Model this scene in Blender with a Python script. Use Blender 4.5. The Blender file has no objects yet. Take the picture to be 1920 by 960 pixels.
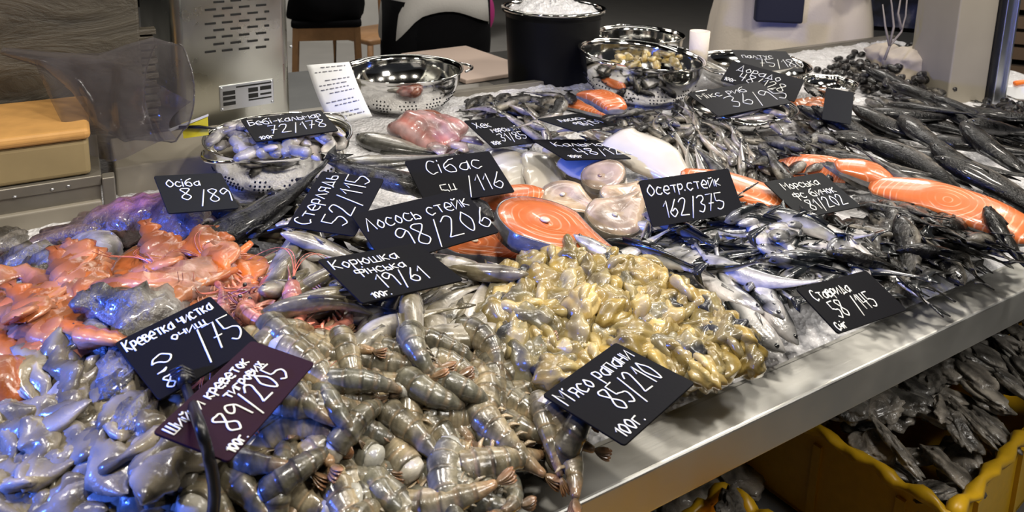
import bpy, math, random
import numpy as np
from mathutils import Vector, Matrix
random.seed(7); rng = np.random.default_rng(7)
PI = math.pi
# ------------------------------------------------------------------ camera
ZR = 0.88                                   # height of the counter's front rail
CAMZ = ZR + 0.5
PITCH, ROLL, YAW, FPX, Y0 = math.radians(11), math.radians(-1.5), math.radians(59.33), 1400.0, 60.0
Fh = np.array([math.cos(YAW), math.sin(YAW), 0]); Rh = np.array([math.sin(YAW), -math.cos(YAW), 0]); Uh = np.array([0, 0, 1.0])
FW = Fh*math.cos(PITCH) - Uh*math.sin(PITCH); UP = Fh*math.sin(PITCH) + Uh*math.cos(PITCH)
RT = Rh*math.cos(ROLL) - UP*math.sin(ROLL); UP = UP*math.cos(ROLL) + Rh*math.sin(ROLL)
CAM = np.array([0, 0, CAMZ])
scene = bpy.context.scene; COL = scene.collection
cd = bpy.data.cameras.new('camera'); cam = bpy.data.objects.new('camera', cd); COL.objects.link(cam)
cam.matrix_world = Matrix([[RT[i], UP[i], -FW[i], CAM[i]] for i in range(3)] + [[0, 0, 0, 1]])
cd.sensor_width = 36; cd.lens = 36*FPX/1920; cd.shift_y = -(480-Y0)/1920; cd.clip_start = .01
cd.dof.use_dof = True; cd.dof.focus_distance = .95; cd.dof.aperture_fstop = 13
scene.camera = cam
# ------------------------------------------------------------------ world, lamps, exposure
scene.view_settings.view_transform = 'Standard'; scene.view_settings.look = 'None'
scene.view_settings.gamma = 1; scene.view_settings.use_curve_mapping = False
scene.view_settings.exposure = 0.0
w = bpy.data.worlds.new('hall'); scene.world = w; w.use_nodes = True
w.node_tree.nodes['Background'].inputs[0].default_value = (.55, .6, .7, 1)
w.node_tree.nodes['Background'].inputs[1].default_value = .035
def lamp(name, kind, loc, target, power, color, size=.1, sizey=None, spot=None, blend=.5):
    l = bpy.data.lights.new(name, kind); l.energy = power; l.color = color
    if kind == 'AREA':
        l.size = size
        if sizey: l.shape = 'RECTANGLE'; l.size_y = sizey
    else: l.shadow_soft_size = size
    if spot: l.spot_size = math.radians(spot); l.spot_blend = blend
    o = bpy.data.objects.new(name, l); COL.objects.link(o); o.location = loc
    o.rotation_euler = (Vector(target)-Vector(loc)).to_track_quat('-Z', 'Y').to_euler()
    return o
WARM = (1, .93, .82)
for i, (x, y, p) in enumerate([(-.35, .75, 5), (.2, .5, 7), (.75, .45, 8), (1.35, .5, 8), (2.0, .75, 5)]):
    lamp('counter_lamp', 'AREA', (x, y, ZR+1.15), (x+.05, y+.12, ZR), p, WARM, .12)
lamp('rail_sheen_light', 'AREA', (1.5, 1.5, ZR+1.25), (1.3, .8, ZR), 5, (1, .96, .9), 2.8, .12)  # unseen strip light added for grey rail sheen and glints on the seafood
lamp('rail_lamp', 'AREA', (2.45, 1.5, ZR+1.15), (1.2, .5, ZR), 5, (1, .95, .86), .5, .3)
lamp('hall_light', 'AREA', (1.2, 3.2, ZR+2.0), (1.2, 3.2, 0), 14, (1, .95, .88), 1.2, .5)
lamp('hall_light', 'AREA', (3.2, 2.6, ZR+2.0), (3.0, 2.6, 0), 26, (1, .95, .88), 1.0, .5)
lamp('aisle_fill', 'AREA', (1.25, -.55, ZR+1.3), (1.1, .3, .6), 15, (1, .96, .9), .5, .5)  # unseen fill from the aisle side, brightens the oysters and rail face
lamp('blue_lamp', 'SPOT', (-.70, .55, ZR+.40), (.18, .76, ZR+.02), 90, (.05, .15, 1), .03, None, 50, .85)
lamp('hall_light', 'AREA', (1.2, 4.6, ZR+2.2), (1.2, 5.2, .5), 45, (1, .97, .92), .8, .5)  # unseen light added only to brighten the pale plinth far behind
# ------------------------------------------------------------------ rays
def ray(px, py): return FW + RT*(px-960)/FPX - UP*(py-Y0)/FPX
def atz(px, py, z):
    d = ray(px, py); return CAM + d*((z-CAMZ)/d[2])
def atY(px, py, Y):
    d = ray(px, py); return CAM + d*(Y/d[1])
def atD(px, py, D): return CAM + ray(px, py)*D
YI, YO, HR, SL = .471, .425, .047, .06
def S(X, Y): return ZR - .012 + SL*np.maximum(Y-YI, 0)
def atS(px, py, h=0):
    z = ZR
    for _ in range(12):
        P = atz(px, py, z); z = float(S(P[0], P[1])) + h
    return atz(px, py, z)
def proj(P):
    d = np.asarray(P)-CAM; D = d@FW
    return np.array([960+FPX*(d@RT)/D, Y0-FPX*(d@UP)/D])
# ------------------------------------------------------------------ materials
def nodes(name):
    m = bpy.data.materials.new(name); m.use_nodes = True
    nt = m.node_tree; return m, nt, nt.nodes['Principled BSDF']
def N(nt, t, **kw):
    n = nt.nodes.new(t)
    for k, v in kw.items():
        if k in n.inputs: n.inputs[k].default_value = v
        else: setattr(n, k, v)
    return n
def mixc(nt, a, b, fac, mode='MIX'):
    m = nt.nodes.new('ShaderNodeMix'); m.data_type = 'RGBA'; m.blend_type = mode
    for s, v in ((m.inputs[0], fac), (m.inputs[6], a), (m.inputs[7], b)):
        if hasattr(v, 'is_linked'): nt.links.new(v, s)
        else: s.default_value = v if not isinstance(v, tuple) else (*v, 1)[:4]
    return m.outputs[2]
def ramp(nt, src, stops):
    r = nt.nodes.new('ShaderNodeValToRGB'); nt.links.new(src, r.inputs[0])
    while len(r.color_ramp.elements) < len(stops): r.color_ramp.elements.new(.5)
    for e, (p, c) in zip(r.color_ramp.elements, stops):
        e.position = p; e.color = (*c, 1) if len(c) == 3 else c
    return r.outputs[0]
def bump(nt, bs, src, strength, dist=.002):
    b = nt.nodes.new('ShaderNodeBump'); b.inputs['Strength'].default_value = strength; b.inputs['Distance'].default_value = dist
    nt.links.new(src, b.inputs['Height']); nt.links.new(b.outputs[0], bs.inputs['Normal'])
def flesh(name, rough=.3, coat=.5, metal=0, scale=120, bstr=.35, var=.25, mott=.3, sss=0, rnd=.3, bdist=.002):
    """wet skin or meat: the mesh's own colour, mottled, a little different on every object"""
    m, nt, bs = nodes(name)
    at = N(nt, 'ShaderNodeAttribute', attribute_name='Col')
    tc = N(nt, 'ShaderNodeTexCoord')
    n1 = N(nt, 'ShaderNodeTexNoise', Scale=scale, Detail=4.0); nt.links.new(tc.outputs['Object'], n1.inputs['Vector'])
    n2 = N(nt, 'ShaderNodeTexNoise', Scale=scale*.28, Detail=2.0); nt.links.new(tc.outputs['Object'], n2.inputs['Vector'])
    c = mixc(nt, at.outputs['Color'], ramp(nt, n2.outputs[0], [(.3, (1-mott*1.6,)*3), (.7, (1+mott*.4,)*3)]), 1.0, 'MULTIPLY')
    oi = N(nt, 'ShaderNodeObjectInfo')
    c = mixc(nt, c, ramp(nt, oi.outputs['Random'], [(0, (1-rnd, 1-rnd*.95, 1-rnd*.9)), (1, (1+rnd*.5, 1+rnd*.45, 1+rnd*.35))]), 1.0, 'MULTIPLY')
    nt.links.new(c, bs.inputs['Base Color'])
    bs.inputs['Roughness'].default_value = rough; bs.inputs['Metallic'].default_value = metal
    bs.inputs['Coat Weight'].default_value = coat; bs.inputs['Coat Roughness'].default_value = .08
    if sss:
        bs.inputs['Subsurface Weight'].default_value = sss; bs.inputs['Subsurface Radius'].default_value = (.006, .004, .003)
        bs.inputs['Subsurface Scale'].default_value = 1
    bump(nt, bs, n1.outputs[0], bstr, bdist)
    return m
def plain(name, col, rough=.5, metal=0, bscale=0, bstr=.2, var=0, coat=0):
    m, nt, bs = nodes(name)
    bs.inputs['Base Color'].default_value = (*col, 1); bs.inputs['Roughness'].default_value = rough; bs.inputs['Metallic'].default_value = metal
    bs.inputs['Coat Weight'].default_value = coat
    if bscale:
        tc = N(nt, 'ShaderNodeTexCoord'); n = N(nt, 'ShaderNodeTexNoise', Scale=bscale, Detail=4.0); nt.links.new(tc.outputs['Object'], n.inputs['Vector'])
        bump(nt, bs, n.outputs[0], bstr)
        if var:
            c = mixc(nt, tuple(v*(1-var) for v in col), tuple(min(1, v*(1+var)) for v in col), n.outputs[0]); nt.links.new(c, bs.inputs['Base Color'])
    return m
def brushed(name, col, rough=.3, stretch=(4, 160, 160), bstr=.08, mottle=.25):
    m, nt, bs = nodes(name); bs.inputs['Metallic'].default_value = 1
    tc = N(nt, 'ShaderNodeTexCoord'); mp = N(nt, 'ShaderNodeMapping'); mp.inputs['Scale'].default_value = stretch
    nt.links.new(tc.outputs['Object'], mp.inputs['Vector'])
    n = N(nt, 'ShaderNodeTexNoise', Scale=3.0, Detail=5.0); nt.links.new(mp.outputs[0], n.inputs['Vector'])
    n2 = N(nt, 'ShaderNodeTexNoise', Scale=14.0, Detail=6.0); nt.links.new(tc.outputs['Object'], n2.inputs['Vector'])
    c = mixc(nt, tuple(v*(1-mottle) for v in col), col, n2.outputs[0]); nt.links.new(c, bs.inputs['Base Color'])
    r = ramp(nt, n2.outputs[0], [(.3, (rough*.75,)*3), (.7, (rough*1.35,)*3)]); nt.links.new(r, bs.inputs['Roughness'])
    bump(nt, bs, n.outputs[0], bstr, .001)
    return m
M = {}
M['steel'] = brushed('brushed_steel', (.68, .67, .63), .46)
M['steel_box'] = brushed('machine_steel', (.60, .60, .54), .30, (60, 60, 3), .03, .12)
M['bowl'] = plain('polished_steel', (.72, .71, .68), .09, 1)
M['dark'] = plain('black_gap', (.006, .006, .006), .8)
M['slate'] = plain('black_card', (.008, .008, .010), .32, 0, 300, .05)
M['slate_grey'] = plain('grey_black_card', (.014, .015, .017), .4, 0, 300, .05)
M['slate_purple'] = plain('purple_black_card', (.022, .008, .018), .34, 0, 300, .05)
for k_ in ('slate', 'slate_grey', 'slate_purple'): M[k_].node_tree.nodes['Principled BSDF'].inputs['Specular IOR Level'].default_value = .05; M[k_].node_tree.nodes['Principled BSDF'].inputs['Roughness'].default_value = .45
M['chalk'] = plain('white_marker', (.85, .85, .83), .6)
def spec(k, v):
    M[k].node_tree.nodes['Principled BSDF'].inputs['Specular IOR Level'].default_value = v
M['eye'] = plain('fish_eye', (.012, .012, .014), .08, 0, coat=1)
M['eye_ring'] = plain('fish_eye_ring', (.55, .52, .42), .2, .6)
M['fish'] = flesh('wet_fish_skin', .22, .6, .12, 260, .25, mott=.22, rnd=.22)
M['dark_fish'] = flesh('dark_fish_skin', .30, .22, 0, 200, .9, mott=.6, rnd=.4); spec('dark_fish', .25)
M['prawn'] = flesh('prawn_shell', .24, .5, 0, 260, .25, mott=.42, rnd=.32)
M['meat'] = flesh('wet_meat', .25, .6, 0, 90, .6, mott=.4, rnd=.22)
M['soft'] = flesh('soft_squid', .26, .4, 0, 90, .7, mott=.5, rnd=.2)
M['tube'] = flesh('white_squid_skin', .2, .6, 0, 60, .15, mott=.10, rnd=.06)
M['rap'] = flesh('whelk_meat', .28, .5, 0, 110, .7, mott=.5, rnd=.3)
M['shell'] = flesh('oyster_shell', .3, .4, 0, 75, 1.0, mott=.6, rnd=.45, bdist=.004)
M['leather'] = flesh('octopus_skin', .3, .5, 0, 150, .8, mott=.5, rnd=0, bdist=.004)
def salmon_mat():
    m, nt, bs = nodes('salmon_flesh')
    tc = N(nt, 'ShaderNodeTexCoord')
    wv = N(nt, 'ShaderNodeTexWave', wave_type='RINGS', rings_direction='Z', Scale=34.0, Distortion=9.0, Detail=3.0)
    wv.inputs['Detail Scale'].default_value = .35
    nt.links.new(tc.outputs['Object'], wv.inputs['Vector'])
    n = N(nt, 'ShaderNodeTexNoise', Scale=40.0, Detail=4.0); nt.links.new(tc.outputs['Object'], n.inputs['Vector'])
    base = mixc(nt, (.46, .10, .028), (.66, .19, .06), n.outputs[0])
    f = ramp(nt, wv.outputs['Fac'], [(.84, (0, 0, 0)), (.99, (.6, .6, .6))])
    n3 = N(nt, 'ShaderNodeTexNoise', Scale=28.0, Detail=2.0); nt.links.new(tc.outputs['Object'], n3.inputs['Vector'])
    f = mixc(nt, f, ramp(nt, n3.outputs[0], [(.42, (.05,)*3), (.58, (1,)*3)]), 1.0, 'MULTIPLY')
    c = mixc(nt, base, (.90, .52, .34), f); nt.links.new(c, bs.inputs['Base Color'])
    bs.inputs['Roughness'].default_value = .25; bs.inputs['Coat Weight'].default_value = .5
    bump(nt, bs, n.outputs[0], .3)
    return m
M['salmon'] = salmon_mat()
def ice_mat():
    m, nt, bs = nodes('crushed_ice')
    tc = N(nt, 'ShaderNodeTexCoord')
    v = N(nt, 'ShaderNodeTexVoronoi', Scale=170.0); nt.links.new(tc.outputs['Object'], v.inputs['Vector'])
    n = N(nt, 'ShaderNodeTexNoise', Scale=30.0, Detail=5.0); nt.links.new(tc.outputs['Object'], n.inputs['Vector'])
    c = mixc(nt, (.60, .58, .59), (.86, .86, .88), n.outputs[0]); nt.links.new(c, bs.inputs['Base Color'])
    bs.inputs['Roughness'].default_value = .25; bs.inputs['Coat Weight'].default_value = .3
    bump(nt, bs, v.outputs['Distance'], .7, .004)
    return m
M['ice'] = ice_mat()
M['yellow'] = plain('yellow_plastic', (.62, .36, .012), .35, 0, 60, .1, .15)
M['cord'] = plain('black_cord', (.008, .008, .01), .35)
M['bucket'] = plain('black_plastic', (.004, .004, .0045), .5); spec('bucket', .15)
M['paper'] = plain('white_paper', (.82, .83, .84), .7)
M['ink'] = plain('grey_print', (.25, .25, .27), .8)
M['slab'] = plain('orange_foam', (.62, .33, .10), .6, 0, 40, .3, .2)
M['beige'] = plain('yellowed_panel', (.34, .26, .13), .55, 0, 12, .2, .35)
M['grey_metal'] = plain('grey_metal', (.24, .22, .185), .4, .5, 14, .2, .3)
def board_mat():
    m, nt, bs = nodes('weathered_board')
    tc = N(nt, 'ShaderNodeTexCoord'); mp = N(nt, 'ShaderNodeMapping'); mp.inputs['Scale'].default_value = (2.2, 4, 5); mp.inputs['Rotation'].default_value = (0, .25, 0); nt.links.new(tc.outputs['Object'], mp.inputs['Vector'])
    n = N(nt, 'ShaderNodeTexNoise', Scale=2.2, Detail=8.0, Roughness=.65, Distortion=1.2); nt.links.new(mp.outputs[0], n.inputs['Vector'])
    nt.links.new(ramp(nt, n.outputs[0], [(.3, (.018, .015, .011)), (.5, (.075, .064, .048)), (.62, (.11, .095, .072)), (.75, (.20, .175, .13))]), bs.inputs['Base Color'])
    bs.inputs['Roughness'].default_value = .5; bump(nt, bs, n.outputs[0], .9, .01); return m
M['board'] = board_mat()
M['wood'] = plain('stool_wood', (.36, .19, .08), .5, 0, 30, .2, .3)
M['black_cloth'] = plain('black_cloth', (.005, .005, .006), .95, 0, 150, .3); spec('black_cloth', .1)
M['white_cloth'] = plain('white_cloth', (.72, .70, .67), .85, 0, 130, .4)
M['apron'] = plain('apron_cloth', (.80, .71, .61), .85, 0, 130, .4)
M['pink'] = plain('pink_cloth', (.45, .03, .20), .8)
M['navy'] = plain('navy_cloth', (.012, .014, .035), .85)
M['skin'] = plain('skin', (.62, .40, .30), .5)
M['hair'] = plain('dark_hair', (.03, .02, .015), .6)
M['pillar'] = plain('beige_pillar', (.28, .25, .20), .5, 0, 10, .1, .12)
M['alu'] = plain('aluminium', (.62, .64, .68), .28, 1)
M['tile'] = plain('floor_tile', (.40, .38, .35), .5, 0, 6, .05, .12)
M['wall'] = plain('dark_wall', (.006, .006, .007), .9); spec('wall', 0)
M['orange'] = plain('orange_plastic', (.9, .19, .015), .4)
M['sack'] = plain('sack_paper', (.42, .36, .29), .8, 0, 25, .6, .25)
M['twig'] = plain('pale_twig', (.22, .19, .18), .7)
M['ytag'] = plain('yellow_tag', (.80, .68, .02), .5)
M['greyplas'] = plain('grey_shelf', (.10, .10, .10), .5)
def bag_mat():
    m, nt, bs = nodes('clear_bag')
    out = nt.nodes['Material Output']
    tr = N(nt, 'ShaderNodeBsdfTransparent'); tr.inputs[0].default_value = (.95, .94, .95, 1)
    bs.inputs['Base Color'].default_value = (.11, .10, .105, 1); bs.inputs['Roughness'].default_value = .12; bs.inputs['Coat Weight'].default_value = 1
    tc = N(nt, 'ShaderNodeTexCoord'); n = N(nt, 'ShaderNodeTexNoise', Scale=22.0, Detail=3.0); nt.links.new(tc.outputs['Object'], n.inputs['Vector'])
    bump(nt, bs, n.outputs[0], .6, .01)
    fr = N(nt, 'ShaderNodeLayerWeight', Blend=.35)
    mx = N(nt, 'ShaderNodeMixShader'); r = ramp(nt, fr.outputs['Facing'], [(0, (.42,)*3), (1, (.8,)*3)])
    nt.links.new(r, mx.inputs[0]); nt.links.new(tr.outputs[0], mx.inputs[1]); nt.links.new(bs.outputs[0], mx.inputs[2]); nt.links.new(mx.outputs[0], out.inputs[0])
    return m
M['bag'] = bag_mat()
# ------------------------------------------------------------------ mesh helpers
def norm(v):
    v = np.asarray(v, float); return v/(np.linalg.norm(v, axis=-1, keepdims=True)+1e-12)
def lin(keys, t):
    k = np.array(keys, float); t = np.asarray(t, float)
    return np.stack([np.interp(t, k[:, 0], k[:, i]) for i in range(1, k.shape[1])], -1).squeeze()
def spline(P, n):
    P = np.array(P, float); m = len(P); out = []
    Q = np.vstack([2*P[0]-P[1], P, 2*P[-1]-P[-2]])
    for t in np.linspace(0, m-1, n):
        i = min(int(t), m-2); u = t-i; a, b, c, d = Q[i:i+4]
        out.append(.5*(2*b+(c-a)*u+(2*a-5*b+4*c-d)*u*u+(3*b-a-3*c+d)*u**3))
    return np.array(out)
class MB:
    def __init__(s): s.v = []; s.f = []; s.c = []; s.n = 0
    def add(s, V, F, C=None):
        V = np.asarray(V, float).reshape(-1, 3)
        if C is None: C = (1, 1, 1)
        C = np.asarray(C, float)
        if C.ndim == 1: C = np.tile(C, (len(V), 1))
        s.v.append(V); s.c.append(C); s.f += [tuple(i+s.n for i in f) for f in F]; s.n += len(V)
        return s
    def sweep(s, P, rad, n=10, up=(0, 0, 1), col=None, sq=None):
        """tube along P; rad (k,) or (k,2) half sizes across (side, up); col(t, ang)->rgb arrays"""
        P = np.asarray(P, float); k = len(P); rad = np.asarray(rad, float)
        if rad.ndim == 1: rad = np.stack([rad, rad], 1)
        T = norm(np.gradient(P, axis=0)); up = np.asarray(up, float)
        V = []; C = []
        ang = np.linspace(0, 2*PI, n, endpoint=False)
        ca, sa = np.cos(ang), np.sin(ang)
        if sq: ca = np.sign(ca)*abs(ca)**sq; sa = np.sign(sa)*abs(sa)**sq
        for i in range(k):
            sd = np.cross(up, T[i])
            if np.linalg.norm(sd) < 1e-3: sd = np.cross((0, 1, 0.01), T[i])
            sd = norm(sd); uu = np.cross(T[i], sd)
            V.append(P[i]+np.outer(ca*rad[i, 0], sd)+np.outer(sa*rad[i, 1], uu))
            t = i/(k-1)
            C.append(np.array([col(t, a) for a in ang]) if callable(col) else np.tile(col if col is not None else (1, 1, 1), (n, 1)))
        F = [(i*n+j, i*n+(j+1) % n, (i+1)*n+(j+1) % n, (i+1)*n+j) for i in range(k-1) for j in range(n)]
        F += [tuple(range(n))[::-1], tuple((k-1)*n+j for j in range(n))]
        return s.add(np.vstack(V), F, np.vstack(C))
    def box(s, x0, x1, y0, y1, z0, z1, c=None):
        V = [(x, y, z) for x in (x0, x1) for y in (y0, y1) for z in (z0, z1)]
        return s.add(V, [(0, 1, 3, 2), (4, 6, 7, 5), (0, 4, 5, 1), (2, 3, 7, 6), (0, 2, 6, 4), (1, 5, 7, 3)], c)
    def lathe(s, prof, n=40, c=None, center=(0, 0, 0), close=True):
        k = len(prof); A = np.linspace(0, 2*PI, n, endpoint=False)
        V = np.array([(r*math.cos(a), r*math.sin(a), z) for r, z in prof for a in A])+np.array(center)
        F = [(i*n+j, i*n+(j+1) % n, (i+1)*n+(j+1) % n, (i+1)*n+j) for i in range(k-1) for j in range(n)]
        if close: F += [tuple(range(n))[::-1], tuple((k-1)*n+j for j in range(n))]
        return s.add(V, F, c)
    def rings(s, R, c=None, cap=True):
        """stack of equal-length closed rings"""
        k = len(R); n = len(R[0])
        F = [(i*n+j, i*n+(j+1) % n, (i+1)*n+(j+1) % n, (i+1)*n+j) for i in range(k-1) for j in range(n)]
        if cap: F += [tuple(range(n))[::-1], tuple((k-1)*n+j for j in range(n))]
        return s.add(np.vstack(R), F, np.vstack(c) if isinstance(c, list) else c)
    def slab(s, poly, z0, z1, c=None, bev=.0):
        poly = np.array(poly, float); cen = poly.mean(0)
        def ring(z, inset):
            d = poly-cen; L = np.linalg.norm(d, axis=1, keepdims=True)
            return np.hstack([cen+d*(1-inset/np.maximum(L, 1e-6)), np.full((len(poly), 1), z)])
        if bev: R = [ring(z0, bev), ring(z0+bev, 0), ring(z1-bev, 0), ring(z1, bev)]
        else: R = [ring(z0, 0), ring(z1, 0)]
        return s.rings(R, c)
    def ball(s, c, r, col=None, nu=14, nv=9):
        r = np.array(r if np.ndim(r) else (r, r, r), float)
        prof = [(math.sin(a), -math.cos(a)) for a in np.linspace(.05, PI-.05, nv)]
        A = np.linspace(0, 2*PI, nu, endpoint=False)
        V = np.array([(p*math.cos(a), p*math.sin(a), z) for p, z in prof for a in A])*r+np.array(c)
        F = [(i*nu+j, i*nu+(j+1) % nu, (i+1)*nu+(j+1) % nu, (i+1)*nu+j) for i in range(nv-1) for j in range(nu)]
        F += [tuple(range(nu))[::-1], tuple((nv-1)*nu+j for j in range(nu))]
        return s.add(V, F, col)
    def sheet(s, G, C=None):
        """grid (a,b,3) -> quads"""
        a, b = G.shape[:2]
        F = [(i*b+j, i*b+j+1, (i+1)*b+j+1, (i+1)*b+j) for i in range(a-1) for j in range(b-1)]
        return s.add(G.reshape(-1, 3), F, None if C is None else C.reshape(-1, 3))
    def xf(s, R, t):
        s.v = [v@np.asarray(R).T+np.asarray(t) for v in s.v]; return s
    def build(s, name, mat, parent=None, smooth=True, link=True, bevel=0, solid=0):
        me = bpy.data.meshes.new(name); V = np.vstack(s.v)
        me.from_pydata(V.tolist(), [], s.f)
        a = me.color_attributes.new('Col', 'FLOAT_COLOR', 'POINT')
        C = np.hstack([np.vstack(s.c), np.ones((len(V), 1))]).astype(np.float32); a.data.foreach_set('color', C.ravel())
        if smooth:
            me.polygons.foreach_set('use_smooth', [True]*len(me.polygons))
        me.materials.append(mat if not isinstance(mat, str) else M[mat])
        o = bpy.data.objects.new(name, me)
        if link: COL.objects.link(o)
        if parent: o.parent = parent
        if bevel:
            b = o.modifiers.new('bevel', 'BEVEL'); b.width = bevel; b.segments = 3; b.limit_method = 'ANGLE'
        if solid:
            b = o.modifiers.new('solid', 'SOLIDIFY'); b.thickness = solid; b.offset = 0
        return o
def empty(name, loc=(0, 0, 0), rz=0, link=True):
    o = bpy.data.objects.new(name, None); o.location = loc; o.rotation_euler = (0, 0, rz); o.empty_display_size = .02
    if link: COL.objects.link(o)
    return o
def tag(o, label, cat, group=None):
    o['label'] = label; o['category'] = cat
    if group: o['group'] = group
    return o
def struct(o): o['kind'] = 'structure'; return o
def sharp(o, ang=40):
    o.data.set_sharp_from_angle(angle=math.radians(ang)); return o
# ------------------------------------------------------------------ height fields that piles are laid on
class Field:
    def __init__(s, x0, x1, y0, y1, c, fn):
        s.x0, s.y0, s.c = x0, y0, c; s.nx = int((x1-x0)/c); s.ny = int((y1-y0)/c)
        X, Y = np.meshgrid(x0+(np.arange(s.nx)+.5)*c, y0+(np.arange(s.ny)+.5)*c, indexing='ij')
        s.X, s.Y = X, Y; s.H = fn(X, Y).astype(float)
    def idx(s, x, y):
        return np.clip(((x-s.x0)/s.c).astype(int), 0, s.nx-1), np.clip(((y-s.y0)/s.c).astype(int), 0, s.ny-1)
    def h(s, x, y):
        i, j = s.idx(np.array([x]), np.array([y])); return float(s.H[i[0], j[0]])
    def hit(s, px, py, dz=0, H=None):
        H = s.H if H is None else H
        d = ray(px, py); t = np.arange(.25, 3.2, .002); Q = CAM+d*t[:, None]
        i = ((Q[:, 0]-s.x0)/s.c).astype(int); j = ((Q[:, 1]-s.y0)/s.c).astype(int)
        ok = (i >= 0) & (i < s.nx) & (j >= 0) & (j < s.ny)
        hz = np.where(ok, H[np.clip(i, 0, s.nx-1), np.clip(j, 0, s.ny-1)], -9)
        k = np.nonzero(Q[:, 2] < hz+dz)[0]
        return Q[k[0]] if len(k) else atS(px, py, .01)
    def normal(s, x, y, r, k=.8, lim=.6):
        a = max(1, int(r/s.c)); i, j = s.idx(np.array([x]), np.array([y])); i, j = i[0], j[0]
        i0, i1, j0, j1 = max(0, i-a), min(s.nx, i+a+1), max(0, j-a), min(s.ny, j+a+1)
        A = s.H[i0:i1, j0:j1]; gx = (s.X[i0:i1, j0:j1]-x).ravel(); gy = (s.Y[i0:i1, j0:j1]-y).ravel()
        sol = np.linalg.lstsq(np.stack([gx, gy, np.ones_like(gx)], 1), A.ravel(), rcond=None)[0]
        g = np.clip(sol[:2]*k, -lim, lim); return norm(np.array([-g[0], -g[1], 1]))
    def contact(s, W, x, y, p):
        i, j = s.idx(W[:, 0]+x, W[:, 1]+y); key = i*s.ny+j
        u, inv = np.unique(key, return_inverse=True)
        lo = np.full(len(u), 9.); hi = np.full(len(u), -9.)
        np.minimum.at(lo, inv, W[:, 2]); np.maximum.at(hi, inv, W[:, 2])
        Hf = s.H.reshape(-1)
        return np.percentile(Hf[u]-lo, p), u, hi
    def fill(s, u, hi, z):
        Hf = s.H.reshape(-1); Hf[u] = np.maximum(Hf[u], hi+z)
class Proto:
    """a thing with its parts, ready to be copied"""
    def __init__(s, name, parts):
        s.name = name; s.parts = parts                     # (object, [sub objects])
        P = []
        for o, subs in parts:
            for q in [o]+subs:
                me = q.data; V = np.array([v.co[:] for v in me.vertices]); me.calc_loop_triangles()
                T = np.array([t.vertices[:] for t in me.loop_triangles])
                a, b, c = V[T[:, 0]], V[T[:, 1]], V[T[:, 2]]
                ar = np.linalg.norm(np.cross(b-a, c-a), axis=1)
                k = rng.choice(len(T), 700, p=ar/ar.sum()); uv = rng.random((700, 2)); fl = uv.sum(1) > 1; uv[fl] = 1-uv[fl]
                P.append(V); P.append(a[k]+(b[k]-a[k])*uv[:, :1]+(c[k]-a[k])*uv[:, 1:])
        s.pts = np.vstack(P)
    def make(s, mat, label, cat, group=None):
        if len(s.parts) == 1 and not s.parts[0][1]:
            r = s.parts[0][0].copy(); r.name = s.name; COL.objects.link(r)
        else:
            r = empty(s.name)
            for o, subs in s.parts:
                c = o.copy(); COL.objects.link(c); c.parent = r
                for q in subs:
                    d = q.copy(); COL.objects.link(d); d.parent = c
        r.matrix_world = Matrix([list(mat[i]) for i in range(4)])
        return tag(r, label, cat, group)
def rotz(a): c, s = math.cos(a), math.sin(a); return np.array([[c, -s, 0], [s, c, 0], [0, 0, 1.]])
def rotx(a): c, s = math.cos(a), math.sin(a); return np.array([[1, 0, 0], [0, c, -s], [0, s, c.real if False else c]])
def roty(a): c, s = math.cos(a), math.sin(a); return np.array([[c, 0, s], [0, 1, 0], [-s, 0, c]])
def frame(n, d):
    """z along n, x as near d as possible"""
    n = norm(n); x = norm(np.asarray(d)-n*(np.dot(d, n))); y = np.cross(n, x); return np.stack([x, y, n], 1)
def pxdir(px, py, ang, z):
    a = atz(px, py, z); b = atz(px+12*math.cos(ang), py+12*math.sin(ang), z); d = b-a; d[2] = 0; return norm(d)
def put(F, pr, px, py, ang, label, cat, group=None, roll=0, p=90, tilt=.6, r=.03, scale=1, dz=0, lift=0, pitch=0, cap=.045, inbowl=False, keep=False):
    """lay a copy of pr on the field where the view shows it; ang = heading in the picture (degrees, y down)"""
    P = F.hit(px, py, .02, F.base); z = P[2]
    for it in range(3):
        P = atz(px, py, z)
        n = F.normal(P[0], P[1], r, tilt, .30); i_, j_ = F.idx(P[:1], P[1:2])
        d = pxdir(px, py, math.radians(ang), z)
        R = frame(n, d)@roty(pitch)@rotx(roll)*scale
        W = pr.pts@R.T
        zc, u, hi = F.contact(W, P[0], P[1], p)
        z = min(zc, float(F.base[i_[0], j_[0]])+cap-float(W[:, 2].min())*.6)
    z += lift
    if not inbowl and not keep and F.mask.reshape(-1)[u].mean() > .04: return None
    P = atz(px, py, z); _, u, hi = F.contact(W, P[0], P[1], p)
    F.fill(u, hi, z)
    m = np.eye(4); m[:3, :3] = R; m[:3, 3] = (P[0], P[1], z)
    return pr.make(m, label, cat, group)
def inpoly(x, y, poly):
    c = False; n = len(poly)
    for i in range(n):
        (x1, y1), (x2, y2) = poly[i], poly[i-1]
        if (y1 > y) != (y2 > y) and x < (x2-x1)*(y-y1)/(y2-y1)+x1: c = not c
    return c
def scatter(poly, count, near=None):
    """spread points in a picture polygon, best-candidate so they cover it evenly"""
    xs = [q[0] for q in poly]; ys = [q[1] for q in poly]; pts = []
    while len(pts) < count:
        best = None
        for _ in range(8):
            while True:
                x, y = random.uniform(min(xs), max(xs)), random.uniform(min(ys), max(ys))
                if inpoly(x, y, poly): break
            d = min([((x-a)**2+((y-b)*1.7)**2) for a, b in pts] or [1e9])
            if best is None or d > best[0]: best = (d, x, y)
        pts.append(best[1:])
    return pts
def mix(a, b, t): return np.asarray(a)*(1-t)+np.asarray(b)*t
def smooth01(a, b, x): t = min(1, max(0, (x-a)/(b-a))); return t*t*(3-2*t)
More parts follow.
